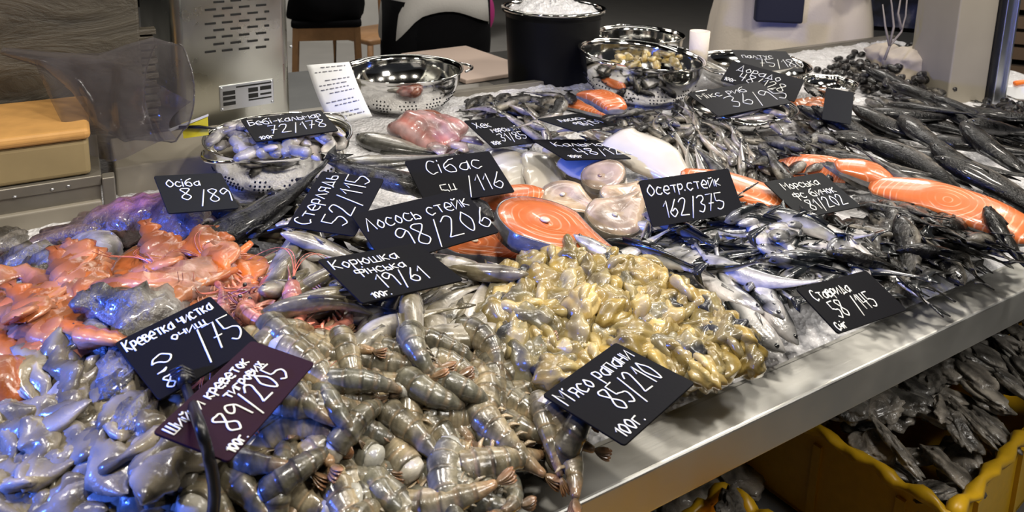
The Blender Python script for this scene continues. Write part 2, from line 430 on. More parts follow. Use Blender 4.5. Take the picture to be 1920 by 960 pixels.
# ------------------------------------------------------------------ the hall
fl = MB().box(-6, 9, -3, 9, -.05, 0).build('floor', 'tile', smooth=False); struct(fl)
wb = MB().box(-6, 9, 8.9, 9.0, 0, 3.4).build('wall_back', 'wall', smooth=False); struct(wb)
ce = MB().box(-6, 9, -3, 9, 3.4, 3.45).build('ceiling', 'wall', smooth=False); struct(ce)
M['table_steel'] = plain('dull_table_steel', (.10, .10, .095), .4, .6, 12, .1, .3)
# square column at the right end with its metal edge trim
P = atS(1812, 192, 0); pz = P[2]
Pl = atz(1775, 192, pz); Pr = atz(1846, 192, pz)
wdt = float(np.linalg.norm((Pr-Pl)[:2])); dirv = norm((Pr-Pl)*[1, 1, 0]); ang_p = math.atan2(dirv[1], dirv[0])
pm = MB(); n = 8
pm.box(0, wdt, 0, .16, -pz, 1.9)
pil = pm.build('trim_1', 'pillar', smooth=False, bevel=.004); pil.location = (Pl[0], Pl[1], pz); pil.rotation_euler = (0, 0, ang_p); struct(pil)
gm = MB().box(wdt, wdt+.010, -.008, .1, -pz, 1.9).build('trim_2', 'cord', smooth=False); gm.location = pil.location; gm.rotation_euler = pil.rotation_euler; struct(gm)
am = MB(); am.box(wdt+.010, wdt+.030, -.014, .1, -pz, 1.9); am.box(wdt+.030, wdt+.036, -.022, .1, -pz, 1.9)
am = am.build('trim_3', 'alu', smooth=False, bevel=.002); am.location = pil.location; am.rotation_euler = pil.rotation_euler; struct(am)
# ------------------------------------------------------------------ the counter
YB = 1.42                                   # back edge of the display
XA, XB = -.9, 2.3
ctr = tag(empty('display_counter', ((XA+XB)/2, YO, 0)), 'long stainless steel fish counter with a flat front rail', 'counter')
def cpart(name, mat, bev=0, **bx):
    m = MB()
    for b in bx['boxes']: m.box(*b)
    o = m.xf(np.eye(3), (-(XA+XB)/2, -YO, 0)).build(name, mat, ctr, smooth=False, bevel=bev); return o
cpart('front_rail', 'steel', .003, boxes=[(XA, XB, YO, YI, ZR-HR, ZR)])
cpart('rail_lip', 'steel', 0, boxes=[(XA, XB, YI-.002, YI+.003, ZR-.06, ZR-.001)])
cpart('back_rim', 'grey_metal', .002, boxes=[(XA, XB, YB, YB+.02, ZR-.08, ZR+.055)])
cpart('front_panel', 'greyplas', 0, boxes=[(XA, XB, 1.15, 1.17, .0, ZR-.1)])
cpart('tray_floor', 'greyplas', 0, boxes=[(XA, XB, YI+.004, YB, ZR-.10, ZR-.08)])
for lx in (XA+.05, .4, 1.6, XB-.05):
    cpart('leg', 'grey_metal', 0, boxes=[(lx-.02, lx+.02, 1.10, 1.14, 0, ZR-.1)]); cpart('leg', 'grey_metal', 0, boxes=[(lx-.02, lx+.02, YB-.06, YB-.02, 0, ZR-.1)])
TBY = atz(905, 96, ZR)[1]
tb = tag(empty('back_table', (1.2, 1.95, 0)), 'dark work table behind the display with a steel top', 'table')
MB().box(-1.9, .45, -.5, TBY-1.95, ZR-.03, ZR-.005).build('table_top', 'table_steel', tb, False, bevel=.003)
for sx in (-1.85, .4):
    for sy in (-.45, TBY-2.0): MB().box(sx-.02, sx+.02, sy-.02, sy+.02, 0, ZR-.03).build('leg', 'grey_metal', tb, False)
# ice bed: a gentle slope heaped under the piles
MOUNDS = [(760, 800, .26, .030), (480, 900, .22, .03), (120, 800, .26, .03), (1130, 610, .15, .018), (740, 560, .15, .020), (300, 540, .22, .025),
          (1420, 480, .26, .022), (1700, 440, .2, .02), (1700, 250, .3, .04), (1320, 260, .2, .02), (600, 400, .2, .015), (60, 600, .2, .03)]
MW = [(atS(a, b, .02), r, h) for a, b, r, h in MOUNDS]
def ice_fn(X, Y):
    Z = S(X, Y)
    edge = np.clip((Y-YI-.01)/.10, 0, 1)
    for P_, r, h in MW: Z = Z+h*np.exp(-((X-P_[0])**2+(Y-P_[1])**2)/(r*.6)**2)*edge
    return Z+.0025*np.sin(X*61+np.sin(Y*43)*2)*np.sin(Y*57+X*13)+.0015*np.sin(X*171+Y*90)*np.sin(Y*163-X*70)
F = Field(-.75, 2.28, YI+.003, YB, .004, ice_fn)
F.base = F.H.copy(); F.mask = np.zeros(F.H.shape, bool)
gx, gy = np.linspace(-.75, 2.28, 390), np.linspace(YI+.003, YB, 120)
GX, GY = np.meshgrid(gx, gy, indexing='ij')
ice = MB().sheet(np.stack([GX, GY, ice_fn(GX, GY)+rng.normal(0, .0009, GX.shape)], -1)).build('crushed_ice', 'ice'); ice['kind'] = 'stuff'
tag(ice, 'bed of crushed ice filling the display tray', 'ice')
def fill_disc(x, y, r, z):
    mk = (F.X-x)**2+(F.Y-y)**2 < r*r; F.H[mk] = np.maximum(F.H[mk], z); F.base[mk] = np.maximum(F.base[mk], z); F.mask[mk] = True
def fill_rect(x0, x1, y0, y1, z):
    mk = (F.X > x0) & (F.X < x1) & (F.Y > y0) & (F.Y < y1); F.H[mk] = np.maximum(F.H[mk], z)
# ------------------------------------------------------------------ left end: machine, slab block, weathered board, bag
B = atS(549, 236, 0); mrz = math.radians(8)
u = np.array([math.cos(mrz), math.sin(mrz), 0]); v = np.array([-math.sin(mrz), math.cos(mrz), 0])
mach = tag(empty('counter_machine', tuple(B), mrz), 'stainless steel machine housing with slotted vent standing behind the left colander', 'machine')
mm = MB()
def rrect(x0, x1, y0, y1, r, k=6):
    out = []
    for cx, cy, a0 in ((x1-r, y1-r, 0), (x0+r, y1-r, 90), (x0+r, y0+r, 180), (x1-r, y0+r, 270)):
        out += [(cx+r*math.cos(math.radians(a0+90*i/k)), cy+r*math.sin(math.radians(a0+90*i/k))) for i in range(k+1)]
    return out
mm.slab(rrect(-.205, 0, 0, .24, .018), 0, .52, bev=.004)
sharp(mm.build('housing', 'steel_box', mach))
def mpt(px, py):                            # picture point on the machine's front, in its own x and z
    d = ray(px, py); t = ((B-CAM)@v)/(d@v); q = CAM+d*t-B; return q@u, q[2]
vm = MB()
for r in range(12):
    for c in range(4):
        x, z = mpt(386+c*32+(r % 2)*16-2, 98-r*13.2-(c*32+(r % 2)*16)*.09)
        wv_ = .0225 if not (c == 3 and r % 2) else .010
        vm.box(x, x+wv_*.82, -.0012, .002, z-.0018, z+.0018)
vm.build('vent_slots', 'dark', mach, False)
x0, z0 = mpt(413, 219); x1, z1 = mpt(512, 152)
nm = MB().box(x0, x1, -.002, .001, z0+.010, z1+.004).build('nameplate', 'alu', mach, False, bevel=.001)
km = MB(); W_, H_ = x1-x0, z1-z0-.006
for i, (a, b, c_, d_) in enumerate([(.06, .28, .62, .78), (.06, .28, .42, .56), (.06, .28, .2, .34), (.52, .7, .6, .78), (.52, .7, .36, .54), (.74, .95, .62, .78), (.74, .95, .42, .5), (.3, .95, .86, .92), (.52, .95, .26, .32)]):
    km.box(x0+a*W_, x0+b*W_, -.0026, 0, z0+.010+c_*H_, z0+.010+d_*H_)
km.build('printing', 'dark', nm, False)
for a in (.04, .96):
    for b in (.08, .92):
        MB().ball((x0+a*W_, -.002, z0+.01+b*H_), .0022).build('rivet', 'alu', nm)
sx, sz = mpt(548, 87); MB().ball((sx-.003, -.001, sz), .003).build('screw', 'alu', mach)
fill_rect(B[0]-.32, B[0]+.02, B[1]-.02, B[1]+.3, B[2]+.4)
# slab block on the steel shelf, front parallel to the rail
bb = atS(186, 402, .0); YF = bb[1]
def fx(px, py): q = atY(px, py, YF); return q[0], q[2]
xr, zt = fx(164, 240); _, zb = fx(172, 332); xl = -.75
_, zs = fx(190, 398)
blk = tag(empty('cutting_block', (xr, YF, zb)), 'yellowed block with an orange foam slab on top at the left edge', 'block')
MB().box(xl-xr, 0, 0, .185, .004, zt-zb-.016).build('block_body', 'beige', blk, False, bevel=.006)
MB().box(xl-xr, .003, -.004, .187, zt-zb-.016, zt-zb).build('foam_slab', 'slab', blk, False, bevel=.007)
shf = tag(empty('side_shelf', (xr, YF, zs)), 'grey metal shelf frame holding the yellowed block at the left', 'shelf')
MB().box(xl-xr, .012, -.006, .19, zb-zs-.012, zb-zs+.003).build('shelf_top', 'grey_metal', shf, False, bevel=.002)
MB().box(xl-xr, .010, -.004, 0, .02, zb-zs-.01).build('apron_panel', 'grey_metal', shf, False)
MB().box(xl-xr, .010, -.012, .0, -.05, .022).build('lower_panel', 'pillar', shf, False, bevel=.003)
MB().box(.012, .028, -.012, .01, -.05, zb-zs).build('post', 'grey_metal', shf, False, bevel=.002)
sb = MB(); sb.box(.03, .27, .05, .20, -.03, zb-zs-.01); sb.build('side_panel', 'pillar', shf, False, bevel=.004)
for q in ((28, 366), (98, 352), (128, 346)):
    a, b = fx(*q); MB().ball((a-xr, -.005, b-zs), (.003, .003, .002)).build('bolt', 'alu', shf)
fill_rect(xl, xr+.03, YF-.012, YB, zb)
# weathered board with notched edge standing behind the block
YW = YF+.20
a0 = atY(290, 95, YW)
bd = tag(empty('weathered_board', (a0[0], YW, a0[2]-.16)), 'dark weathered stone grey board with a notched right edge behind the block', 'board')
MB().box(-.8, -.02, 0, .03, -.06, .55).build('panel', 'board', bd, False, bevel=.004)
for k in range(16):
    MB().box(-.022, .0+.004*(k % 2), .001, .028, .0+k*.0125, .0+k*.0125+.009).build('notch_tooth', 'board', bd, False, bevel=.001)
# clear plastic bag draped over the shelf corner
def bag():
    c = atY(285, 168, YF+.03)
    s = 1.0/FPX*np.linalg.norm(c-CAM)      # metres per picture pixel there
    R_, U_ = RT, UP
    r = tag(empty('plastic_bag', tuple(c)), 'clear plastic bag with open mouth draped over the shelf corner', 'bag')
    def L(dx, dy, dz=0): return (R_*dx - U_*dy)*s - FW*dz*s
    m = MB()
    # mouth ring, then body back to the gathered tail at the left
    secs = [((28, 2), 92, 84, 34), ((0, 0), 96, 84, 20), ((-45, 4), 86, 76, 30), ((-90, -4), 74, 56, 34), ((-130, -28), 58, 34, 28), ((-180, -50), 42, 14, 16), ((-250, -64), 22, 7, 8)]
    G = []
    A = np.linspace(0, 2*PI, 40, endpoint=True)
    for k, ((dx, dy), _, ry, dep) in enumerate(secs):
        row = []
        for a in A:
            wob = 1+.05*math.sin(5*a+k*1.7)+.03*math.sin(11*a-k)
            off = 62*math.sin(a*1)*0
            px = dx+(.35*ry*math.cos(a) if k < 2 else .2*ry*math.cos(a)); py = dy+ry*math.sin(a)*wob
            if k in (2, 3): py += 30*max(0, math.sin(a))*(.5+.5*math.sin(3*a))
            row.append(L(px+ (30*math.cos(a) if k == 0 else 0), py, dep*math.cos(a)*1.1))
        G.append(row)
    m.sheet(np.array(G)); m.build('bag_body', 'bag', r)
    rim = MB(); Pm = np.array(G[0]); rim.sweep(Pm, np.full(len(Pm), .0012), 6); rim.build('mouth_rim', 'bag', r)
    # skirt falling in front of the shelf
    G2 = []
    for i, t in enumerate(np.linspace(0, 1, 14)):
        row = []
        for j, w_ in enumerate(np.linspace(0, 1, 22)):
            xl_ = -175+t*72; xr_ = 78-t*12+(-26*math.sin(t*3))
            px = xl_+(xr_-xl_)*w_; py = -52+t*148+18*math.sin(w_*5)*t - (1-t)*30*math.sin(w_*PI)+ (1-t)*70*w_
            row.append(L(px, py, 38+7*math.sin(w_*11+t*3)+4*math.sin(w_*23)))
        G2.append(row)
    MB().sheet(np.array(G2)).build('bag_skirt', 'bag', r)
    return r
bag()
yt = atY(364, 240, YF+.0); s_ = np.linalg.norm(yt-CAM)/FPX
ytg = tag(empty('clip_tag', tuple(yt)), 'small yellow and white tag on a black clip beside the bag', 'tag')
m = MB(); q = [RT*x*s_-UP*y*s_ for x, y in ((-22, -8), (22, -22), (24, 12), (-18, 18))]; m.rings([np.array(q), np.array(q)+FW*.002]); m.build('card', 'ytag', ytg, False)
m = MB(); q = [RT*x*s_-UP*y*s_-FW*.001 for x, y in ((-44, 2), (24, -24), (24, -20), (-40, 6))]; m.rings([np.array(q), np.array(q)+FW*.002]); m.build('white_edge', 'paper', ytg, False)
m = MB(); m.sweep([RT*x*s_-UP*y*s_-FW*.003 for x, y in ((-24, -2), (10, -2), (40, 0))], [.0022, .003, .0012], 8); m.build('clip', 'cord', ytg)
# ------------------------------------------------------------------ bowls and colanders
def bowl(px, py, wpx, dia, hgt, label, cat='colander', name='colander', holes=True, tilt=(0, 0), group=None, rz=.5, base=None):
    D = dia*FPX/wpx; c = atD(px, py, D); R = dia/2; zb_ = c[2]-hgt
    r = tag(empty(name, (c[0], c[1], zb_), rz), label, cat, group)
    if any(tilt): r.rotation_euler = (tilt[0], tilt[1], rz)
    m = MB(); pr = []
    for t in np.linspace(0, 1, 14):
        pr.append((R*(.50+.46*math.sin(t*PI/2)**.9) if t > 0 else R*.46, hgt*(.06+.92*(1-math.cos(t*PI/2)**.85))if 0 else .006+(hgt-.008)*t**1.5))
    prof = [(.0005, .006)]+pr+[(R*.985, hgt-.001), (R, hgt), (R*1.0, hgt-.003), (R*.975, hgt-.004)]
    prof += [(max(a-.0015, .0004), b-.0012) for a, b in pr[::-1]]+[(.0004, .0045)]
    m.lathe(prof, 56); m.build('shell', 'bowl', r)
    MB().lathe([(R*.46, 0), (R*.48, 0), (R*.475, .010), (R*.455, .010), (R*.46, 0)], 40, close=False).build('foot_ring', 'bowl', r)
    if holes:
        hm = MB()
        for q in range(12):
            for i in range(5):
                for j in range(4):
                    if (i in (0, 4)) and j in (0, 3): continue
                    t = .28+.11*j; rr = R*(.50+.46*math.sin(t*PI/2)**.9); zz = .006+(hgt-.008)*t**1.5
                    a = q*PI/6+(i-2)*.075+(j % 2)*.03
                    d = np.array([math.cos(a), math.sin(a), 0]); hm.ball(d*(rr+.0002)+[0, 0, zz], .0017, nu=8, nv=5)
        hm.build('perforations', 'alu' if 0 else 'dark', r)
    for s in (-1, 1):
        A = np.linspace(-.34, .34, 16)
        pts = [(s*(R+.020*math.cos(a*PI/.68)), R*.62*math.sin(a)/.34*.5, hgt-.004) for a in A]
        MB().sweep(pts, np.full(16, .0028), 8).build('handle', 'bowl', r)
    fill_disc(c[0], c[1], R, c[2]-.010)
    return r, c, R
bA = bowl(524, 250, 270, .226, .082, 'steel colander heaped with pale baby squid, left of the display')
bB = bowl(756, 126, 226, .25, .088, 'empty shining colander at the back behind the receipt', rz=-.3)
bC = bowl(1196, 98, 240, .288, .108, 'big steel colander holding cooked yellow mussels', tilt=(.06, .05), rz=.2)
bD = bowl(1198, 62, 170, .25, .118, 'small steel bowl behind the mussel colander', 'bowl', 'steel_bowl', False, rz=1.2)
bE = bowl(1410, 116, 214, .27, .06, 'wide shallow steel bowl behind the leaning price cards at the back right', 'bowl', 'steel_bowl', False, rz=.2)
bF = bowl(1388, 194, 206, .222, .045, 'shallow steel bowl under the price card reading 36/95', 'bowl', 'steel_bowl', False, rz=.9)
bG = bowl(1556, 152, 100, .122, .042, 'small colander half hidden behind the dark fish at the back right', holes=True, rz=.4)
# bucket of ice
D = .25*FPX/192; c = atD(1038, 14, D); zb_ = ZR-.005; hb = c[2]-zb_
bk = tag(empty('ice_bucket', (c[0], c[1], zb_)), 'tall black plastic bucket full of ice behind the display', 'bucket')
m = MB().lathe([(.001, 0), (.098, 0), (.104, .01), (.117, hb-.02), (.117, hb-.012), (.125, hb-.010), (.126, hb), (.119, hb), (.116, hb-.03), (.112, hb-.035), (.001, hb-.036)], 48).build('bucket_body', 'bucket', bk)
MB().lathe([(.117, hb-.004), (.127, hb-.004), (.128, hb+.002), (.118, hb+.003), (.117, hb-.004)], 48, close=False).build('rim', 'bowl', bk)
m = MB(); G = []
for i, rr in enumerate(np.linspace(0.002, .116, 12)):
    G.append([(rr*math.cos(a), rr*math.sin(a), hb-.012+.028*(1-(rr/.12)**2)+.005*math.sin(a*5+i*2.1)+.003*math.sin(a*9-i)) for a in np.linspace(0, 2*PI, 40)])
io = m.sheet(np.array(G)).build('ice_heap', 'ice'); io.location = bk.location; io['kind'] = 'stuff'; tag(io, 'ice heaped in the black bucket', 'ice')
MB().ball((.02, -.114, hb*.62), (.018, .006, .01)).build('lug', 'bucket', bk)
# foam lid / white tray behind, left of the bucket
q0 = atz(905, 150, ZR)
fb = MB().box(-.10, .13, -.16, .2, 0, .012).build('foam_board', plain('peach_board', (.62, .48, .40), .7), smooth=False, bevel=.003); fb.location = (q0[0]+.03, q0[1]+.16, ZR-.004); fb.rotation_euler = (0, 0, .1)
tag(fb, 'peach coloured foam board lying on the table left of the bucket', 'board')
q0 = atz(900, 186, ZR+.03)
wp = MB().slab(rrect(-.12, .12, -.05, .07, .012), 0, .018, bev=.003).build('steel_tray', 'bowl'); sharp(wp); wp.location = (q0[0], q0[1]+.11, ZR-.004)
tag(wp, 'small bright steel tray on the table behind the pink fish', 'tray')
# white paper cup stub behind
q0 = atD(1312, 66, 1.75)
cp = tag(empty('paper_roll', (q0[0], q0[1], q0[2]-.03)), 'short white paper roll standing behind the wide steel bowl', 'roll')
MB().lathe([(.001, -.05), (.021, -.05), (.0235, .04), (.021, .04), (.019, -.02), (.001, -.02)], 24).build('roll_body', 'apron', cp)
fill_disc(q0[0], q0[1], .02, q0[2]-.08)
# ------------------------------------------------------------------ people, stool, things beyond
def skinned(name, J, E, parent, mat, root=0):
    me = bpy.data.meshes.new(name); me.from_pydata([j[0] for j in J], E, [])
    o = bpy.data.objects.new(name, me); COL.objects.link(o)
    o.modifiers.new('skin', 'SKIN'); sv = me.skin_vertices[0].data
    for i, j in enumerate(J): sv[i].radius = (j[1], j[1]*(j[2] if len(j) > 2 else 1)); sv[i].use_root = (i == root)
    o.modifiers.new('sub', 'SUBSURF').levels = 1; o.modifiers['sub'].render_levels = 2
    me.materials.append(M[mat]); o.parent = parent
    return o
def person(px, D, face, label, top, legs, lean=0):
    c = atD(px, 20, D); r = tag(empty('person', (c[0], c[1], 0), face), label, 'person')
    J = [((0, 0, .98), .13, .8), ((0, 0, 1.15), .125, .75), ((0, 0, 1.33), .15, .65), ((0, 0, 1.44), .09, .8), ((0, 0, 1.50), .052), ((0, -.01, 1.58), .075, 1.1), ((0, -.01, 1.68), .078, 1.1), ((0, 0, 1.74), .05)]
    E = [(0, 1), (1, 2), (2, 3), (3, 4), (4, 5), (5, 6), (6, 7)]
    for s in (-1, 1):
        k = len(J); J += [((s*.10, 0, .88), .092), ((s*.11, -.01, .50), .058), ((s*.11, .02, .10), .040), ((s*.115, -.10, .04), .038), ((s*.115, -.17, .035), .03)]
        E += [(0, k), (k, k+1), (k+1, k+2), (k+2, k+3), (k+3, k+4)]
        k = len(J); J += [((s*.19, 0, 1.40), .055), ((s*.25, .02, 1.17), .043), ((s*.20, -.20, 1.16), .034), ((s*.14, -.27, 1.17), .030, .5)]
        E += [(2, k), (k, k+1), (k+1, k+2), (k+2, k+3)]
        w_ = len(J)-1
        for f in range(4):
            a = len(J); bx_ = s*(.14-.018*f+.0)
            J += [((bx_, -.30-.002*f, 1.175), .009), ((bx_-s*.01, -.335+.004*abs(f-1), 1.165), .008), ((bx_-s*.012, -.352+.004*abs(f-1), 1.145), .007)]
            E += [(w_, a), (a, a+1), (a+1, a+2)]
        a = len(J); J += [((s*.165, -.285, 1.185), .010), ((s*.165, -.315, 1.19), .008)]; E += [(w_, a), (a, a+1)]
    b = skinned('body', J, E, r, 'skin')
    hm = MB(); hm.ball((0, .012, 1.695), (.088, .098, .085)); hm.build('hair', 'hair', r)
    for s in (-1, 1): MB().ball((s*.03, -.088, 1.645), .010).build('eye', 'eye', r)
    MB().sweep([(0, -.085, 1.65), (0, -.105, 1.615), (0, -.088, 1.605)], [.008, .013, .008], 8).build('nose', 'skin', r)
    MB().sweep([(-.022, -.086, 1.585), (0, -.092, 1.583), (.022, -.086, 1.585)], [.003, .005, .003], 6).build('mouth', 'pink', r)
    for s in (-1, 1):
        MB().sweep([(s*.09, 0, .97), (s*.105, -.005, .80), (s*.115, -.01, .5), (s*.112, .015, .09)], [(.115, .125), (.105, .115), (.08, .085), (.062, .07)], 14, up=(0, 1, 0)).build('trouser_leg', legs, r)
    return r
def loft(name, mat, parent, rows, n=48, fold=.0, k=9, seed=0, hem=None):
    """garment shell: rows of (z, rx, ry, cy)"""
    G = []
    for i, (z, rx, ry, cy) in enumerate(rows):
        t = i/(len(rows)-1); row = []
        for a in np.linspace(0, 2*PI, n):
            f = 1+fold*(.4+.6*t)*(math.sin(k*a+seed)+.5*math.sin((k*2-3)*a+1+seed))
            zz = z+(hem(a)*t**3 if hem else 0)
            row.append((rx*f*math.cos(a), cy+ry*f*math.sin(a), zz))
        G.append(row)
    return MB().sheet(np.array(G)).build(name, mat, parent, solid=.003)
face1 = YAW-PI/2+.5
p1 = person(818, 2.75, face1, 'person in a long white shirt and black trousers standing behind the table', 'white_cloth', 'black_cloth')
loft('trouser_waist', 'black_cloth', p1, [(1.02, .16, .13, 0), (.95, .185, .145, 0), (.85, .20, .15, 0), (.74, .19, .14, 0)])
loft('shirt', 'white_cloth', p1, [(1.46, .08, .07, 0), (1.42, .17, .10, 0), (1.30, .19, .125, 0), (1.15, .17, .13, 0), (1.05, .185, .15, 0), (.96, .20, .165, 0), (.89, .205, .17, 0)], fold=.03, k=5, hem=lambda a: -.07*max(0, math.cos(2*(a-PI*1.05)))+.06*max(0, math.cos(a-PI*1.45))**4)
for s in (-1, 1):
    MB().sweep([(s*.18, 0, 1.41), (s*.25, .02, 1.17), (s*.205, -.17, 1.16)], [.07, .06, .05], 12).build('sleeve', 'white_cloth', p1)
MB().ball((.21, .05, .90), (.05, .06, .085), nu=18, nv=12).build('pink_pocket_cloth', 'pink', p1)
p2 = person(1484, 2.62, YAW-PI/2-.1, 'person in a wide pale apron standing behind the bowls at the right', 'white_cloth', 'apron')
loft('shirt', 'white_cloth', p2, [(1.46, .08, .07, 0), (1.42, .17, .10, 0), (1.30, .20, .13, 0), (1.15, .19, .14, 0), (1.04, .19, .15, 0)], fold=.02, k=5)
loft('apron', 'apron', p2, [(1.18, .22, .16, 0), (1.06, .245, .175, 0), (.95, .265, .19, 0), (.80, .28, .2, 0), (.62, .285, .205, 0), (.45, .29, .21, 0)], fold=.06, k=9, seed=1)
MB().xf(np.eye(3), (0, 0, 0)).box(-.17, -.02, -.225, -.185, .97, 1.13).build('apron_pocket', 'navy', p2, False, bevel=.008)
for s in (-1, 1):
    MB().sweep([(s*.18, 0, 1.41), (s*.25, .02, 1.17), (s*.205, -.17, 1.16)], [.07, .06, .05], 12).build('sleeve', 'white_cloth', p2)
# bar stool with a dark coat on its seat
c = atD(612, 30, 3.6); zs_ = c[2]
st = tag(empty('bar_stool', (c[0], c[1], 0), YAW-PI/2+.25), 'wooden bar stool with a black coat on its seat beyond the machine', 'stool')
MB().slab(rrect(-.16, .16, -.16, .16, .03), zs_-.03, zs_, bev=.006).build('seat', 'black_cloth', st)
for sx in (-1, 1):
    for sy in (-1, 1):
        MB().sweep([(sx*.14, sy*.14, zs_-.03), (sx*.17, sy*.17, .0)], [(.018, .018), (.015, .015)], 4).build('leg', 'wood', st, False)
for sx in (-1, 1):
    MB().box(-.15, .15, sx*.14-.012, sx*.14+.012, zs_-.09, zs_-.03).build('seat_rail', 'wood', st, False)
    MB().box(sx*.14-.012, sx*.14+.012, -.15, .15, zs_-.09, zs_-.03).build('seat_rail', 'wood', st, False)
    MB().box(-.16, .16, sx*.155-.01, sx*.155+.01, .3, .33).build('foot_rail', 'wood', st, False)
ct = MB()
ct.ball((0, 0, 0), (.19, .17, .17), nu=24, nv=14)
V = ct.v[0]; V += .012*np.sin(V*31+np.roll(V, 1, 1)*23); V[:, 2] = np.maximum(V[:, 2], -.04)
ct = ct.build('black_coat', 'black_cloth'); ct.location = (c[0], c[1], zs_+.04); tag(ct, 'black coat heaped on the wooden bar stool', 'coat')
# second chair back post and pale tiled plinth beyond
c = atD(705, 40, 4.6)
ch = tag(empty('wooden_chair', (c[0], c[1], 0), .3), 'wooden chair half hidden behind the person in the white shirt', 'chair')
for sx in (-.18, .18):
    for sy, hh in ((-.18, .45), (.18, 1.25)):
        MB().sweep([(sx, sy, 0), (sx, sy, .5*hh), (sx, sy+(.04 if hh > 1 else 0), hh)], [.018, .022, .018], 8).build('leg', 'wood', ch)
MB().slab(rrect(-.2, .2, -.2, .2, .03), .45, .48, bev=.005).build('seat', 'wood', ch)
MB().box(-.18, .18, .20, .225, 1.05, 1.2).build('backrest', 'wood', ch, False, bevel=.006)
c = atD(640, 40, 6.5)
pl = MB().box(-1.2, 1.1, 0, .1, 0, 1.15).build('trim_4', plain('pale_plinth', (.6, .58, .54), .6, 0, 5, .1, .2), smooth=False); pl.location = (c[0], c[1], 0); pl.rotation_euler = (0, 0, YAW-PI/2); struct(pl)
# backdrop right of the apron: framed dark print with clouds and a pale twig in a pale sack
c = atD(1715, 60, 2.9)
m_, nt_, bs_ = nodes('night_cloud_print'); tc_ = N(nt_, 'ShaderNodeTexCoord'); nn_ = N(nt_, 'ShaderNodeTexNoise', Scale=7.0, Detail=4.0); nt_.links.new(tc_.outputs['Object'], nn_.inputs['Vector'])
nt_.links.new(ramp(nt_, nn_.outputs[0], [(.5, (.004, .005, .012)), (.62, (.03, .035, .08)), (.74, (.25, .25, .32))]), bs_.inputs['Base Color']); M['print'] = m_
po = tag(empty('dark_print', (c[0], c[1], ZR+.1), YAW-PI/2-.25), 'dark blue print of night clouds behind the apron', 'picture')
MB().box(-.35, .4, 0, .02, -.1, .9).build('sheet', 'print', po, False); MB().box(-.37, .42, .02, .03, -.12, .92).build('backing', 'bucket', po, False)
def sack(px, py, D, w, h, d, label, seed):
    c = atD(px, py, D); m = MB(); rs = np.random.default_rng(seed); G = []
    for i, q in enumerate(np.linspace(0, 1, 22)):
        row = []
        for a in np.linspace(0, 2*PI, 44, endpoint=False):
            sq_ = .55; rr = 1.0-.5*max(0, q-.75)/.25
            x = w*rr*np.sign(math.cos(a))*abs(math.cos(a))**sq_; y = d*rr*np.sign(math.sin(a))*abs(math.sin(a))**sq_; z = -h+2*h*q
            n_ = .0035*math.sin(a*5+q*6+seed)+.002*math.sin(a*11-q*13)+.003*math.sin(x*40+z*60+seed)
            row.append((x+n_*math.cos(a)*1.5, y+n_*math.sin(a), z+.006*math.sin(x*38+seed)*q+.003*math.sin(x*90)*q))
        G.append(np.array(row))
    o = m.rings(G).build('paper_sack', 'sack'); o.location = c; o.rotation_euler = (0, 0, YAW-PI/2); return tag(o, label, 'sack'), c
sack(1728, 118, 1.95, .088, .040, .05, 'pale crumpled sack left of the beige column', 1)
sack(1662, 110, 2.08, .042, .036, .05, 'pale crumpled sack touching the apron at the back right', 2)
c = atD(1668, 105, 1.82); tw = tag(empty('dry_twig', tuple(c), 0), 'pale bare forked twig standing in front of the dark print', 'twig'); s_ = 1.82/FPX
def tp(x, y): return RT*(x-1668)*s_-UP*(y-105)*s_
for k, pts in enumerate([[(1658, 112), (1668, 86), (1690, 60), (1698, 30), (1702, -20)], [(1668, 86), (1676, 50), (1672, 10), (1668, -20)], [(1690, 55), (1684, 25), (1690, -10)], [(1668, 86), (1660, 50), (1655, 8)]]):
    MB().sweep([tp(*q) for q in pts], np.linspace(.0035, .0014, len(pts)), 8).build('branch', 'twig', tw)
# right of the column: brown crates, white fish box, orange marker
c = atD(1905, 60, 2.3)
for k, zz in enumerate((-.26, -.1, .06)):
    cr = tag(empty('brown_crate', (c[0]+.1, c[1], c[2]+zz), YAW-PI/2-.4), ['brown slatted crate right of the column, lowest of the stack', 'brown slatted crate right of the column, middle of the stack', 'brown slatted crate right of the column, topmost of the stack'][k], 'crate', None)
    for i in range(3): MB().box(-.2, .2, 0, .012, i*.05, i*.05+.038).build('slat', plain('brown_slat', (.12, .075, .045), .6), cr, False)
    MB().box(-.2, .2, .02, .25, 0, .14).build('crate_body', plain('dark_brown', (.04, .028, .02), .7), cr, False)
c = atS(1895, 172, .01)
wbx = tag(empty('white_tray', tuple(c), ang_p-.2), 'pale foam tray of silver fish right of the column', 'tray')
MB().box(-.045, .14, -.03, .10, -.012, .022).build('tray_body', 'paper', wbx, False, bevel=.004)
MB().box(-.04, .135, -.026, .095, .018, .024).build('tray_fish', 'ice', wbx, False, bevel=.006)
om = MB().sweep([(0, 0, 0), (.05, .0, .006), (.075, .0, .009)], [.006, .0055, .002], 10).build('orange_marker', 'orange'); om.location = tuple(c+np.array([-.03, -.02, .03])); om.rotation_euler = (0, 0, ang_p+.1)
tag(om, 'orange marker lying on the pale foam tray', 'marker')
